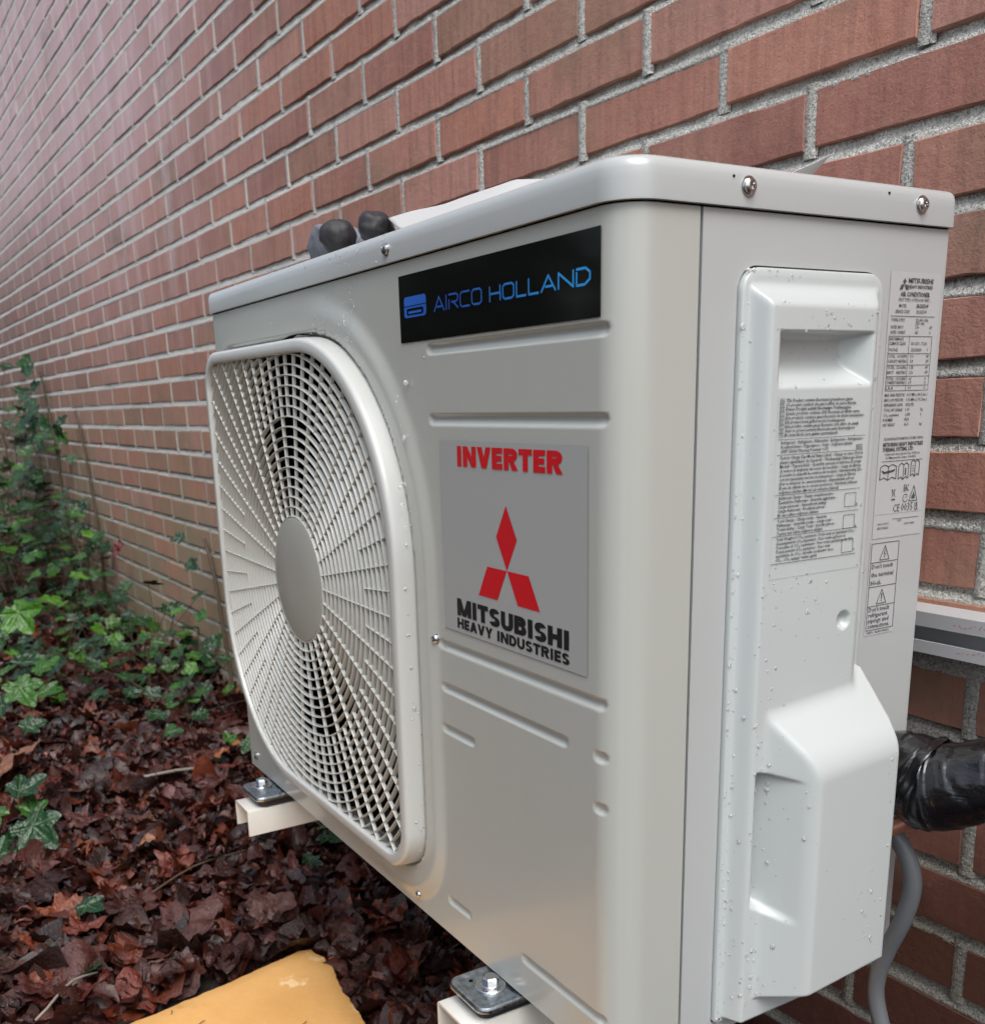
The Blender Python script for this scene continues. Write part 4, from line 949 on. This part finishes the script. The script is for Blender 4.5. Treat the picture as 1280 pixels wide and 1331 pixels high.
# ------------------------------------------------------------------ glove and paper on the lid
gl = empty('work_glove', (-.54, .09, .592), 'grey knit work glove with black coated fingertips lying on the lid', 'glove')
def blob(name, matl, chain, parent, sub=3):
    """chain: list of (points, radii) rooted together -> skinned smooth surface"""
    vs, es, rs = [], [], []
    for pts, rad, root in chain:
        st_ = len(vs)
        for i, (p, r) in enumerate(zip(pts, rad)):
            vs.append(Vector(p) - wloc(parent)); rs.append(r)
            if i: es.append((len(vs) - 2, len(vs) - 1))
        if root is not None: es.append((root, st_))
    me = bpy.data.meshes.new(name); me.from_pydata([p[:] for p in vs], es, []); o = bpy.data.objects.new(name, me); COL.objects.link(o); o.parent = parent
    md = o.modifiers.new('s', 'SKIN'); me.skin_vertices[0].data[0].use_root = True
    for i, r in enumerate(rs): me.skin_vertices[0].data[i].radius = (r, r * .92)
    md2 = o.modifiers.new('u', 'SUBSURF'); md2.levels = md2.render_levels = sub
    md.use_smooth_shade = True; me.materials.append(matl)
    tx_ = bpy.data.textures.new('crumple', 'CLOUDS'); tx_.noise_scale = .012
    md3 = o.modifiers.new('d', 'DISPLACE'); md3.texture = tx_; md3.strength = .007; md3.mid_level = .5; md3.texture_coords = 'LOCAL'
    dg = bpy.context.evaluated_depsgraph_get(); me2 = bpy.data.meshes.new_from_object(o.evaluated_get(dg)); o.modifiers.clear(); o.data = me2
    me2.name = name; me2.polygons.foreach_set('use_smooth', [True] * len(me2.polygons))
    if not me2.materials: me2.materials.append(matl)
    return o
LZ = .604
blob('palm', M['knit'], [([(-.648, .094, LZ + .010), (-.628, .088, LZ + .026), (-.604, .088, LZ + .028), (-.56, .10, LZ + .012), (-.52, .105, LZ + .006)], [.018, .024, .024, .022, .018], None),
    ([(-.585, .080, LZ + .022), (-.565, .072, LZ + .022)], [.019, .017], 2), ([(-.50, .095, LZ + .008), (-.478, .084, LZ + .0125)], [.016, .015], 4)], gl)
blob('fingertip', M['nitrile'], [([(-.545, .070, LZ + .0200), (-.528, .058, LZ + .0205), (-.514, .046, LZ + .0160)], [.0185, .0200, .0150], None)], gl)
blob('fingertip', M['nitrile'], [([(-0.4830, .088, LZ + .012), (-0.4650, .074, LZ + .0155), (-0.4450, .060, LZ + .0175), (-0.4290, .048, LZ + .0145)], [.0140, .0160, .0175, .0130], None)], gl)
blob('fingertip', M['nitrile'], [([(-0.4530, .12, LZ + .016), (-0.4130, .105, LZ + .017), (-0.3780, .10, LZ + .013)], [.015, .0165, .013], None)], gl)
mb = MB(); mb.tube([(-0.6590, .110, LZ - .001), (-0.6510, .108, LZ + .001), (-0.6430, .106, LZ + .003)], [.015, .0185, .0175], 18); mb.build('cuff', M['cuff'], gl, True)
# sheet of paper: front edge on the lid rim, left part propped up on the glove, right corner curled
RIDGE = [.0345, .0323, .0292, .0288, .0286, .0162, .0045, .0010]
xs_ = np.linspace(-.437, -.055, 46); v = []; nv = 14
ridge = np.interp(xs_, [-.437, -.381, -.330, -.278, -.219, -.150, -.11, -.055], RIDGE)
for i, x in enumerate(xs_):
    for j in range(nv + 1):
        t = j / nv; y = .012 + (.058 * t / .3572 if j <= 5 else .058 + .157 * (j - 5) / 9); yr = .07
        xl = -.292 - .145 * (y - .012) / .058 if y < yr + 1e-6 else -.437 + (y - .07) * .45
        x = xl + (-.055 - xl) * i / 45
        up_ = (y - .012) / (yr - .012) if y < yr else 1 - .55 * (y - yr) / .157
        z = .592 + .0012 + float(np.interp(x, xs_, ridge)) * float(up_) + .0002 * math.sin(x * 60)
        cr = max(0, (x + .115) / .06) * max(0, (y - .13) / .08); z += .020 * cr ** 1.6
        v.append((x, y, z))
f = [(i * (nv + 1) + j, (i + 1) * (nv + 1) + j, (i + 1) * (nv + 1) + j + 1, i * (nv + 1) + j + 1) for i in range(45) for j in range(nv)]
pp = mk('paper_sheet', v, f, M['paper'], None, True); tag(pp, 'white paper sheet on the lid, propped on the glove with a curled corner', 'paper')
sm = pp.modifiers.new('thick', 'SOLIDIFY'); sm.thickness = .0004

# ------------------------------------------------------------------ orange board
bo = [(-.706, .020), (-.700, .036), (-.672, .043), (-.640, .043), (-.60, .034), (-.54, .030), (-.46, .022), (-.36, .012), (-.2, .0), (-.05, -.01), (.0, -.05), (.0, -.62), (-.03, -.66), (-.58, -.64), (-.60, -.60), (-.622, -.45), (-.640, -.33), (-.655, -.24), (-.668, -.17), (-.680, -.10), (-.693, -.035)]
pts = []
for i, p in enumerate(bo):
    q = bo[(i + 1) % len(bo)]; d = math.hypot(p[0] - q[0], p[1] - q[1]); k = max(1, int(d / .008))
    for s in range(k): t = s / k; pts.append((p[0] + (q[0] - p[0]) * t + random.gauss(0, .0007), p[1] + (q[1] - p[1]) * t + random.gauss(0, .0007)))
c = Vector((-.33, -.3)); v, f = [], []; n = len(pts); BZ = -.2530
for ins, z in ((.0, BZ - .038), (.0, BZ - .0025), (.0008, BZ - .0008), (.0025, BZ), (.03, BZ)):
    for x, y in pts: d = (Vector((x, y)) - c); d = d * (1 - ins / d.length); v.append((c.x + d.x, c.y + d.y, z + .0006 * noise.noise(Vector((x * 60, y * 60, 0)))))
f = [(L * n + i, L * n + (i + 1) % n, (L + 1) * n + (i + 1) % n, (L + 1) * n + i) for L in range(4) for i in range(n)] + [tuple(range(4 * n, 5 * n))]
mb = MB(); mb.add(v, f); board = autosmooth(mb.build('board', M['board']), 60); tag(board, 'orange yellow board with a worn edge lying on the leaf litter', 'board')
mb = MB()
for k in range(16):
    x, y, a = random.uniform(-.68, -.42), random.uniform(-.30, .02), random.uniform(0, 3); l = random.uniform(.003, .008)
    mb.tube([(x, y, BZ + .0012), (x + math.cos(a) * l, y + math.sin(a) * l, BZ + .0030), (x + math.cos(a + .4) * 2 * l, y + math.sin(a + .4) * 2 * l, BZ + .0014)], .0005, 5)
tag(mb.build('pine_needles', M['stem'], None), 'scattered brown pine needles on the orange board', 'needles', kind='stuff')

# ------------------------------------------------------------------ leaf litter
def leaf_template(kind, seed):
    rg = random.Random(seed); nu, nw = 9, 6; P = []
    for i in range(nu + 1):
        t = i / nu; w = math.sin(math.pi * min(1, t * .96 + .03)) ** (.75 if kind else .55) * (.32 + .07 * rg.random())
        if kind == 2: w *= 1 + .38 * (i % 2) - .15
        w *= (1 - .25 * t); bend = rg.uniform(-.05, .05)
        for j in range(nw + 1):
            s = (j / nw - .5) * 2
            P.append([t - .5, s * w + bend, 0])
    P = np.array(P); cu, cv, tw = rg.uniform(-1.7, 2.3), rg.uniform(-3.2, 4.8), rg.uniform(-1.8, 1.8); q0 = rg.random() * 50
    fold = rg.uniform(0, .35)
    P[:, 2] = cu * P[:, 0] ** 2 * .6 + cv * P[:, 1] ** 2 * .8 + tw * P[:, 0] * P[:, 1] + fold * np.abs(P[:, 1])
    P[:, 2] += np.array([.085 * noise.noise(Vector((p[0] * 4.5, p[1] * 5.5, q0))) + .05 * noise.noise(Vector((p[0] * 11, p[1] * 12, q0))) for p in P]); P[:, 2] -= P[:, 2].mean() - .06
    m = nw + 1; F = np.array([(i * m + j, (i + 1) * m + j, (i + 1) * m + j + 1, i * m + j + 1) for i in range(nu) for j in range(nw)])
    return P, F
temps = [leaf_template(k % 3, 50 + k) for k in range(24)]
cols = np.array([(.045, .017, .012), (.070, .024, .016), (.10, .036, .020), (.16, .058, .026), (.22, .085, .032), (.028, .013, .011), (.085, .026, .022), (.055, .022, .018), (.13, .042, .026), (.035, .018, .014), (.20, .10, .055), (.075, .034, .030)])
wts = np.array([5, 5, 4, 2.2, .9, 5, 3, 4, 2.6, 4, .8, 3]); wts = wts / wts.sum()
def litter(name, N, xr, yr, sr, lift=0.0):
    V, Fa, Cc = [], [], []; off = 0
    for _ in range(N):
        t = rng.random(); x = xr[0] + (xr[1] - xr[0]) * t; y = rng.uniform(*yr)
        if x > -.72 and x < .02 and y < .05: continue
        P, F = temps[rng.integers(24)]; s = rng.uniform(*sr) * (1 + .5 * (rng.random() < .12))
        yaw = rng.uniform(0, 6.28); tx_, ty_ = rng.normal(0, .33), rng.normal(0, .33)
        ca, sa = math.cos(yaw), math.sin(yaw)
        Q = P * s
        Q = Q @ np.array([[1, 0, 0], [0, math.cos(tx_), math.sin(tx_)], [0, -math.sin(tx_), math.cos(tx_)]])
        Q = Q @ np.array([[math.cos(ty_), 0, math.sin(ty_)], [0, 1, 0], [-math.sin(ty_), 0, math.cos(ty_)]])
        Q = Q @ np.array([[ca, sa, 0], [-sa, ca, 0], [0, 0, 1]])
        V.append(Q + np.array([x, y, gz(x, y) + .006 + rng.random() ** 1.5 * .035 + lift])); Fa.append(F + off); off += len(P)
        c = cols[rng.choice(len(cols), p=wts)] * rng.uniform(.32, 1.25) * np.array([.92, .56, .47]); 
        if x < -2.3: c = c * 1.25
        Cc.append(np.tile([*c, 1], (len(P), 1)))
    return tag(mk(name, np.concatenate(V), np.concatenate(Fa), M['litter'], None, True, attr={'tint': ('FLOAT_COLOR', np.concatenate(Cc))}), kind='stuff')
a = litter('leaf_litter', 7500, (-2.4, -.2), (-.75, .395), (.026, .072)); a['label'] = 'wet brown dead leaves covering the soil nearest the unit'
b = litter('leaf_litter', 5500, (-6.5, -2.3), (-1.2, .36), (.035, .075)); b['label'] = 'dead leaves further along the foot of the wall'
c_ = litter('leaf_litter', 2600, (-.8, 1.2), (-1.0, .395), (.04, .08)); c_['label'] = 'dead leaves under and right of the unit'
d_ = litter('leaf_litter', 5200, (-2.2, -.45), (-.6, .39), (.010, .028), .012); d_['label'] = 'small crumbs of dead leaf on top of the litter'
# a few large single leaves
def big_leaf(x, y, z, s, yaw, col, label, kind=0, tilt=(.1, .1)):
    nA, nR = 64, 9; v = [(0, 0, 0)]; ph = random.random() * 6
    def out(t):   # maple-like outline
        r = .55 + .30 * abs(math.cos(2.5 * t)) ** 1.6 + .06 * math.sin(17 * t + ph)
        return r * (1 - .28 * (math.cos(t - math.pi) > .85)) if kind == 0 else .5 + .14 * math.cos(2 * t) + .03 * math.sin(9 * t)
    for r in range(1, nR + 1):
        for i in range(nA):
            t = 2 * math.pi * i / nA; q = out(t) * r / nR; X, Y = q * math.cos(t), q * math.sin(t)
            Z = .16 * math.sin(3 * X + ph) * Y + .10 * math.cos(5 * Y) * X + .16 * noise.noise(Vector((X * 3.2, Y * 3.2, ph))) + .06 * noise.noise(Vector((X * 9, Y * 9, ph))) + .16 * (X * X + Y * Y) - .05 * abs(math.sin(2.5 * t)) * q
            v.append((X, Y, Z))
    f = [(0, 1 + i, 1 + (i + 1) % nA) for i in range(nA)] + [(1 + (r - 1) * nA + i, 1 + r * nA + i, 1 + r * nA + (i + 1) % nA, 1 + (r - 1) * nA + (i + 1) % nA) for r in range(1, nR) for i in range(nA)]
    Mx = Matrix.Translation((x, y, z)) @ Matrix.Rotation(tilt[0], 4, 'X') @ Matrix.Rotation(tilt[1], 4, 'Y') @ Matrix.Rotation(yaw, 4, 'Z')
    vv = [(Mx @ (Vector(p) * s))[:] for p in v]
    o = mk('dead_leaf', vv, f, M['litter'], None, True, attr={'tint': ('FLOAT_COLOR', [(*col, 1)] * len(vv))})
    return tag(o, label, 'leaf', 'large dead leaves on the litter')
def whole_leaves(N):
    V, F, Cc = [], [], []
    for _ in range(N):
        x = -.70 - 1.7 * random.random() ** 1.3; y = random.uniform(-.33, .36)
        if x > -.74 and y < .06: continue
        kind = random.random() < .35
        o = big_leaf(x, y, gz(x, y) + random.uniform(.030, .055), random.uniform(.030, .052), random.uniform(0, 6.28), (0, 0, 0), 'x', int(kind), (random.gauss(0, .3), random.gauss(0, .3)))
        c = cols[rng.choice(len(cols), p=wts)] * random.uniform(.6, 1.8) * np.array([1.0, .60, .48]); c = c * min(1, .17 / max(c)); b = len(V)
        V += [v_.co[:] for v_ in o.data.vertices]; F += [tuple(i + b for i in p.vertices) for p in o.data.polygons]; Cc += [(*c, 1)] * len(o.data.vertices)
        me = o.data; bpy.data.objects.remove(o); bpy.data.meshes.remove(me)
    o = mk('whole_leaves', V, F, M['litter'], None, True, attr={'tint': ('FLOAT_COLOR', Cc)}); tag(o, 'whole lobed and oval dead leaves strewn on top of the litter', kind='stuff')
whole_leaves(130)
big_leaf(-.815, -.115, -.235, .085, .6, (.085, .030, .022), 'large red brown maple leaf lying beside the orange board', 0, (.15, -.12))
big_leaf(-1.12, -.10, -.235, .062, 2.1, (.30, .145, .075), 'pale tan curled leaf in the middle of the litter, left of the board', 1, (.5, -.35))
big_leaf(-1.50, .175, -.225, .055, 1.0, (.30, .10, .03), 'orange brown leaf by the green ivy leaf under the grille', 1, (.3, -.4))
big_leaf(-1.62, -.235, -.22, .10, 3.0, (.20, .085, .045), 'crumpled brown leaf at the left edge above the ivy', 0, (.5, -.3))
big_leaf(-.80, .02, -.228, .055, 4.0, (.10, .036, .024), 'dark maroon folded leaf near the far corner of the board', 1, (.6, .2))
# twigs
for k, (x, y, l, a, lab) in enumerate(((-1.465, -.05, .17, 1.55, 'pale bare twig lying on the litter left of the bracket arm'), (-.70, -.316, .11, 2.16, 'thin grey twig at the bottom left in front of the board'), (-.97, -.13, .20, 1.9, 'long dark thin twig left of the board'), (-1.9, .05, .18, 1.2, 'short brown twig on the far litter'))):
    P = []
    for i in range(7):
        t = i / 6; P.append((x + math.cos(a) * l * t + .006 * math.sin(t * 5 + k), y + math.sin(a) * l * t + .005 * math.cos(t * 4), gz(x + math.cos(a) * l * t, y + math.sin(a) * l * t) + .048 + .008 * math.sin(3 * t)))
    mb = MB(); mb.tube(P, [.0034 if k == 0 else .0018] * 7, 7); tw_ = mb.build('twig', M['twig'] if k < 2 else M['stem'], None, True); tag(tw_, lab, 'twig', 'twigs on the leaf litter')

# ------------------------------------------------------------------ ivy
def ivy_geo(seed, nA=40, nR=5):
    rg = random.Random(seed); lobes = [(0, 1.0), (1.05, .74), (-1.05, .74), (2.05, .52), (-2.05, .52)]; asym = [rg.uniform(.88, 1.1) for _ in lobes]
    v = [(0, 0, 0)]; ve = [1.0]; ph = rg.random() * 6
    cup = rg.uniform(-.15, .35); fold = rg.uniform(.0, .3)
    for r in range(1, nR + 1):
        for i in range(nA):
            t = -math.pi + 2 * math.pi * (i + .5) / nA
            rad = .40
            for (a, L), s in zip(lobes, asym):
                d = abs(math.atan2(math.sin(t - a), math.cos(t - a))); rad = max(rad, L * s * (1 - (d / .62) ** 1.35 * .52)) if d < .62 else rad
            if abs(t) > 2.75: rad *= .62 + .38 * (math.pi - abs(t)) / .39 * .3
            q = r / nR; dmin = min(abs(math.atan2(math.sin(t - a), math.cos(t - a))) for a, _ in lobes)
            X, Y = rad * q * math.cos(t), rad * q * math.sin(t)
            Z = cup * (X * X + Y * Y) * .5 + fold * abs(Y) * .5 + .05 * math.sin(4 * X + ph) * Y - .05 * math.exp(-(dmin * q / .08) ** 2) + .06 * noise.noise(Vector((X * 3, Y * 3, ph)))
            v.append((X, Y, Z)); ve.append(math.exp(-(dmin * q * rad / (.022 if nR > 4 else .03)) ** 2) * (1 - .5 * q) * (1 if nR > 4 else .35))
    f = [(0, 1 + i, 1 + (i + 1) % nA) for i in range(nA)] + [(1 + (r - 1) * nA + i, 1 + r * nA + i, 1 + r * nA + (i + 1) % nA, 1 + (r - 1) * nA + (i + 1) % nA) for r in range(1, nR) for i in range(nA)]
    return v, f, ve
ivm = []
def ivy_mesh(seed, nA, nR):
    v, f, ve = ivy_geo(seed, nA, nR); me = bpy.data.meshes.new('leaf'); me.from_pydata(v, [], f); a = me.attributes.new('vein', 'FLOAT', 'POINT'); a.data.foreach_set('value', ve)
    me.polygons.foreach_set('use_smooth', [True] * len(f)); me.materials.append(M['ivy']); me.update(); return me
fine = [ivy_mesh(k, 72, 7) for k in range(5)]; coarse = [ivy_mesh(20 + k, 26, 3) for k in range(6)]
iv = random.Random(11)
def ivy_leaf(parent, p, s, nrm, spin, meshes):
    o = bpy.data.objects.new('leaf', iv.choice(meshes)); COL.objects.link(o); o.parent = parent
    q = Vector(nrm).normalized().to_track_quat('Z', 'Y').to_matrix().to_4x4() @ Matrix.Rotation(spin, 4, 'Z')
    o.rotation_euler = q.to_euler(); o.scale = (s, s, s); o.location = Vector(p) - wloc(parent); return o
def ivy_plant(label, stems, n_leaf, size, meshes=coarse, spread=.05, explicit=()):
    base = Vector(stems[0][0]); e = empty('ivy_plant', base, label, 'ivy', 'ivy along the foot of the wall')
    mb = MB()
    for s in stems: mb.tube(smooth_path(s, 4), .0022, 6)
    mb.build('stem', M['stem'], e, True)
    allp = [p for s in stems for p in smooth_path(s, 10)]
    petv = MB()
    for k in range(n_leaf):
        p = iv.choice(allp); d = Vector((iv.gauss(0, spread), iv.gauss(0, spread), abs(iv.gauss(0, spread * .8)))); P = p + d
        if P.y > .40 + (P.x + .5728) * .0209 - .035: P.y = .36 + (P.x + .57) * .02
        P.z = max(P.z, -.262)
        nr = Vector((iv.gauss(.25, .45), iv.gauss(-.25, .45), 1 + iv.random() * .4)); ivy_leaf(e, P, iv.uniform(*size), nr, iv.uniform(0, 6.28), meshes)
        petv.tube([p, p + d * .5 + Vector((0, 0, .004)), P], .0009, 5, cap=False)
    for (P, s, nr, spin) in explicit:
        ivy_leaf(e, P, s, nr, spin, meshes); petv.tube([Vector(P) + Vector((-.01, .02, -.06)), Vector(P) + Vector((-.004, .01, -.02)), P], .0011, 5, cap=False)
    if petv.v: tag(petv.build('leaf_stalk', M['stem'], e, True), kind='stuff')
    return e
# foreground cluster at the left edge
ivy_plant('dark glossy ivy with pale veins at the lower left edge, over the dead leaves', [[(-1.45, -.34, -.28), (-1.40, -.30, -.22), (-1.33, -.27, -.19)]], 0, (.04, .06), fine,
          explicit=[((-1.235, -.235, -.198), .066, (.6, -.35, .75), -.7), ((-1.345, -.238, -.172), .056, (.35, -.1, .9), .5), ((-1.29, -.290, -.180), .060, (.5, -.1, .9), -2.4), ((-1.26, -.262, -.225), .060, (.4, -.5, .8), -1.9), ((-1.32, -.225, -.205), .045, (.4, .1, .9), 1.3), ((-1.22, -.30, -.235), .06, (.3, -.3, .9), 2.6), ((-1.30, -.33, -.21), .06, (.3, -.3, .9), 1.6)])
ivy_plant('bright green large ivy leaves cut by the left edge above the dark ivy', [[(-2.05, -.24, -.28), (-2.02, -.20, -.16), (-1.97, -.19, -.10)]], 0, (.04, .06), fine,
          explicit=[((-2.135, -.118, -.002), .078, (.75, -.45, .45), -.9), ((-2.20, -.150, -.04), .07, (.7, -.4, .5), -2.0), ((-1.90, -.160, -.125), .070, (.55, -.2, .75), -1.0), ((-2.02, -.135, -.10), .055, (.3, 0, .9), .8), ((-1.93, -.20, -.17), .062, (.4, -.3, .9), -2.2), ((-2.0, -.10, -.17), .05, (.3, -.3, .9), 0.0), ((-1.80, -.165, -.19), .045, (.5, -.1, .9), .3), ((-2.1, -.09, -.14), .05, (.3, -.3, .9), 1.0)])
ivy_plant('single bright green ivy sprig beside the left bracket arm', [[(-1.60, .22, -.28), (-1.56, .215, -.25), (-1.52, .21, -.23)]], 0, (.03, .04), fine,
          explicit=[((-1.470, .212, -.208), .040, (.55, -.4, .7), -.7), ((-1.55, .20, -.225), .028, (.5, .1, .8), 1.8), ((-1.56, .23, -.24), .026, (.2, .1, .9), .2), ((-1.52, .17, -.25), .024, (.2, -.3, .9), -2.2)])
ivy_plant('low dark ivy leaf under the unit right of the bracket arm', [[(-1.15, .20, -.28), (-1.12, .195, -.25), (-1.08, .19, -.24)]], 2, (.025, .035), fine, .03,
          explicit=[((-1.13, .185, -.225), .042, (.3, -.4, .85), -1.2), ((-1.00, .185, -.235), .036, (.2, -.3, .9), -.2), ((-.93, .13, -.24), .022, (.3, -.3, .9), -.2), ((-.92, .12, -.225), .018, (.6, -.3, .6), -1.2)])
ivy_plant('small ivy leaf lying on the litter at the bottom left', [[(-1.02, -.24, -.27), (-.99, -.22, -.25), (-.96, -.205, -.24)]], 0, (.02, .03), fine, .03, explicit=[((-.955, -.205, -.228), .034, (.2, -.2, .95), -.3)])
ivy_plant('pale green lone leaf at the bottom edge', [[(-.80, -.245, -.27), (-.785, -.240, -.25), (-.775, -.235, -.24)]], 0, (.02, .03), fine, .03, explicit=[((-.770, -.230, -.228), .028, (-.3, -.2, .8), -.9)])
ivy_plant('few small ivy leaves in the middle of the litter left of the grille', [[(-1.90, .17, -.28), (-1.84, .18, -.24), (-1.78, .19, -.23)]], 3, (.022, .036), fine, .03,
          explicit=[((-1.78, .195, -.222), .035, (.4, -.3, .8), -.8), ((-1.84, .12, -.225), .042, (.3, -.1, .9), -2.2), ((-2.05, .10, -.22), .045, (.3, -.1, .9), .2)])
# ground ivy along the wall, front to back
specs = [('ivy leaves crowding the wall foot behind the grille edge', (-2.0, .24, -.23), 40, .11, (.026, .042)), ('scattered ivy in the litter in front of the wall foot ivy', (-2.3, .04, -.245), 30, .13, (.028, .045)), ('low ivy mat at the left edge in front of the bank', (-3.1, .02, -.16), 44, .15, (.032, .05)), ('dark ivy against the wall between the mound and the wall foot', (-3.35, .27, .02), 44, .10, (.03, .05)), ('upper ivy growth at the left edge beneath the climbing leaves', (-4.55, .22, .36), 50, .15, (.04, .055)), ('ivy on the ground by the wall just left of the grille', (-2.25, .25, -.25), 54, .14, (.028, .045)), ('glossy ivy spreading over the litter in front of the wall', (-2.55, .12, -.24), 54, .15, (.03, .05)),
         ('ivy mat at the wall foot behind the red leaf patch', (-2.95, .28, -.20), 37, .11, (.03, .045)), ('ivy clump in the open litter left of the wall foot', (-2.75, -.10, -.23), 37, .14, (.03, .05)),
         ('dense ivy bank along the left edge at mid height', (-3.60, .02, -.07), 71, .17, (.035, .055)), ('ivy bank further along the wall foot', (-3.75, .22, .0), 67, .15, (.035, .055)),
         ('high ivy mound against the wall under the climbing stem', (-4.05, .20, .13), 75, .16, (.035, .055)), ('far dark ivy mound at the end of the wall', (-4.7, .12, .18), 75, .22, (.04, .06)), ('low ivy in front of the far mound', (-4.3, -.05, .02), 71, .22, (.04, .06))]
for lab, (x, y, z), n_, sp_, sz in specs:
    ivy_plant(lab, [[(x - .15, y + .03, -.28), (x - .05, y, (z - .28) / 2), (x, y, z)], [(x, y, -.28), (x + .08, y - .05, z - .03), (x + .15, y - .05, z - .05)], [(x - .2, y - .05, -.28), (x - .15, y - .08, z - .05), (x - .12, y - .06, z)]], n_, sz, coarse, sp_)
wy = lambda x: .3957 + (x + .5728) * .0209
def climb(lab, pts, leaves):
    P = [(x, wy(x) - .012, z) for x, z in pts]; e = empty('climbing_ivy', P[0], lab, 'ivy', 'ivy climbing the wall'); mb = MB(); mb.tube(smooth_path(P, 6), .0045, 6); mb.build('stem', M['stem'], e, True)
    for x, z, s in leaves: ivy_leaf(e, (x, wy(x) - .05 - iv.random() * .03, z), s, (.55 + iv.gauss(0, .2), -.7 + iv.gauss(0, .2), .5 + iv.gauss(0, .2)), iv.uniform(0, 6.28), coarse)
climb('ivy stem climbing the wall at the far left with leaves at its tip', [(-3.98, -.25), (-4.02, .1), (-4.05, .35), (-4.12, .50), (-4.18, .62)],
      [(-4.15, .67, .055), (-4.25, .63, .05), (-4.10, .61, .05), (-4.1, .56, .05), (-4.2, .53, .05), (-4.05, .50, .055), (-4.18, .47, .05), (-4.1, .43, .05), (-4.25, .42, .05), (-4.35, .43, .06), (-4.45, .41, .06), (-4.25, .36, .06), (-4.0, .41, .05), (-4.15, .33, .05), (-4.05, .36, .05), (-4.45, .33, .05), (-4.3, .22, .06), (-4.2, .18, .05), (-4.4, .15, .06)])
climb('thin ivy stems on the wall with a few leaves right of the first stem', [(-3.45, -.25), (-3.42, .0), (-3.46, .2), (-3.52, .38), (-3.58, .46)], [(-3.66, .40, .05), (-3.72, .37, .045), (-3.60, .42, .04), (-3.8, .39, .05), (-3.5, .30, .035), (-3.45, .12, .05), (-3.5, .05, .05), (-3.4, -.02, .05)])
climb('short ivy shoot with pale leaves against the wall left of the grille', [(-2.02, -.26), (-2.06, -.1), (-2.10, .05), (-2.15, .13)], [(-2.16, .14, .03), (-2.12, .075, .035), (-2.0, -.04, .03), (-1.95, -.10, .03), (-2.02, -.12, .03)])
big_leaf(-2.98, .295, .02, .055, 1.2, (.16, .03, .04), 'dark red leaf hanging against the wall above the ivy', 1, (1.2, .2))

# ------------------------------------------------------------------ shrubs at the far end, and an unseen hedge added to block sky light
def bush(name, label, cat, c, rad, n, leaf, trunk=True):
    e = empty(name, (c[0], c[1], -.28), label, cat); V = []; F = []
    g = np.random.default_rng(int(abs(c[0] * 100)) + n)
    cl = g.normal(0, 1, (40, 3)); cl /= np.linalg.norm(cl, axis=1)[:, None]; cl = cl * np.array(rad) * g.uniform(.3, .9, (40, 1)) + np.array(c)
    for i in range(n):
        q = cl[g.integers(40)] + g.normal(0, .16, 3) * np.array(rad); q[2] = max(q[2], -.25); a = g.normal(0, 1, 3); a /= np.linalg.norm(a); b = np.cross(a, [0, 0, 1.0]) + 1e-3; b /= np.linalg.norm(b); s = leaf * g.uniform(.6, 1.3); k = len(V)
        V += [tuple(q - a * s), tuple(q + b * s * .5), tuple(q + a * s), tuple(q - b * s * .5)]; F.append((k, k + 1, k + 2, k + 3))
    mk('foliage', V, F, M['hedge'], e)
    mb = MB(); mb.tube([(c[0], c[1], -.3), (c[0] + .05, c[1], c[2] * .4), (c[0], c[1] + .05, c[2] + rad[2] * .3)], [.04, .03, .012], 8)
    for k in range(5): a = k * 1.3; mb.tube([(c[0], c[1], c[2] * .3), (c[0] + math.cos(a) * rad[0] * .5, c[1] + math.sin(a) * rad[1] * .5, c[2] + rad[2] * .2)], [.018, .006], 6)
    mb.build('trunk', M['stem'], e, True)
bush('shrub', 'dark evergreen shrub beyond the far end of the wall', 'shrub', (-7.0, -.1, .6), (.7, .7, 1.0), 3500, .06)
bush('shrub', 'second dark shrub left of the wall end', 'shrub', (-6.6, -1.6, .5), (.8, .8, .9), 3000, .06)
for k, x in enumerate((-6.4, -4.6, -2.8, -1.0)):
    bush('hedge', 'unseen tall hedge section %s, added opposite the wall to block sky light' % ('farthest', 'third', 'second', 'nearest')[k], 'hedge', (x, -3.1, .9), (1.1, .55, 1.35), 4500, .07)
print('tris approx', sum(len(o.data.polygons) for o in bpy.data.objects if o.type == 'MESH') * 2)
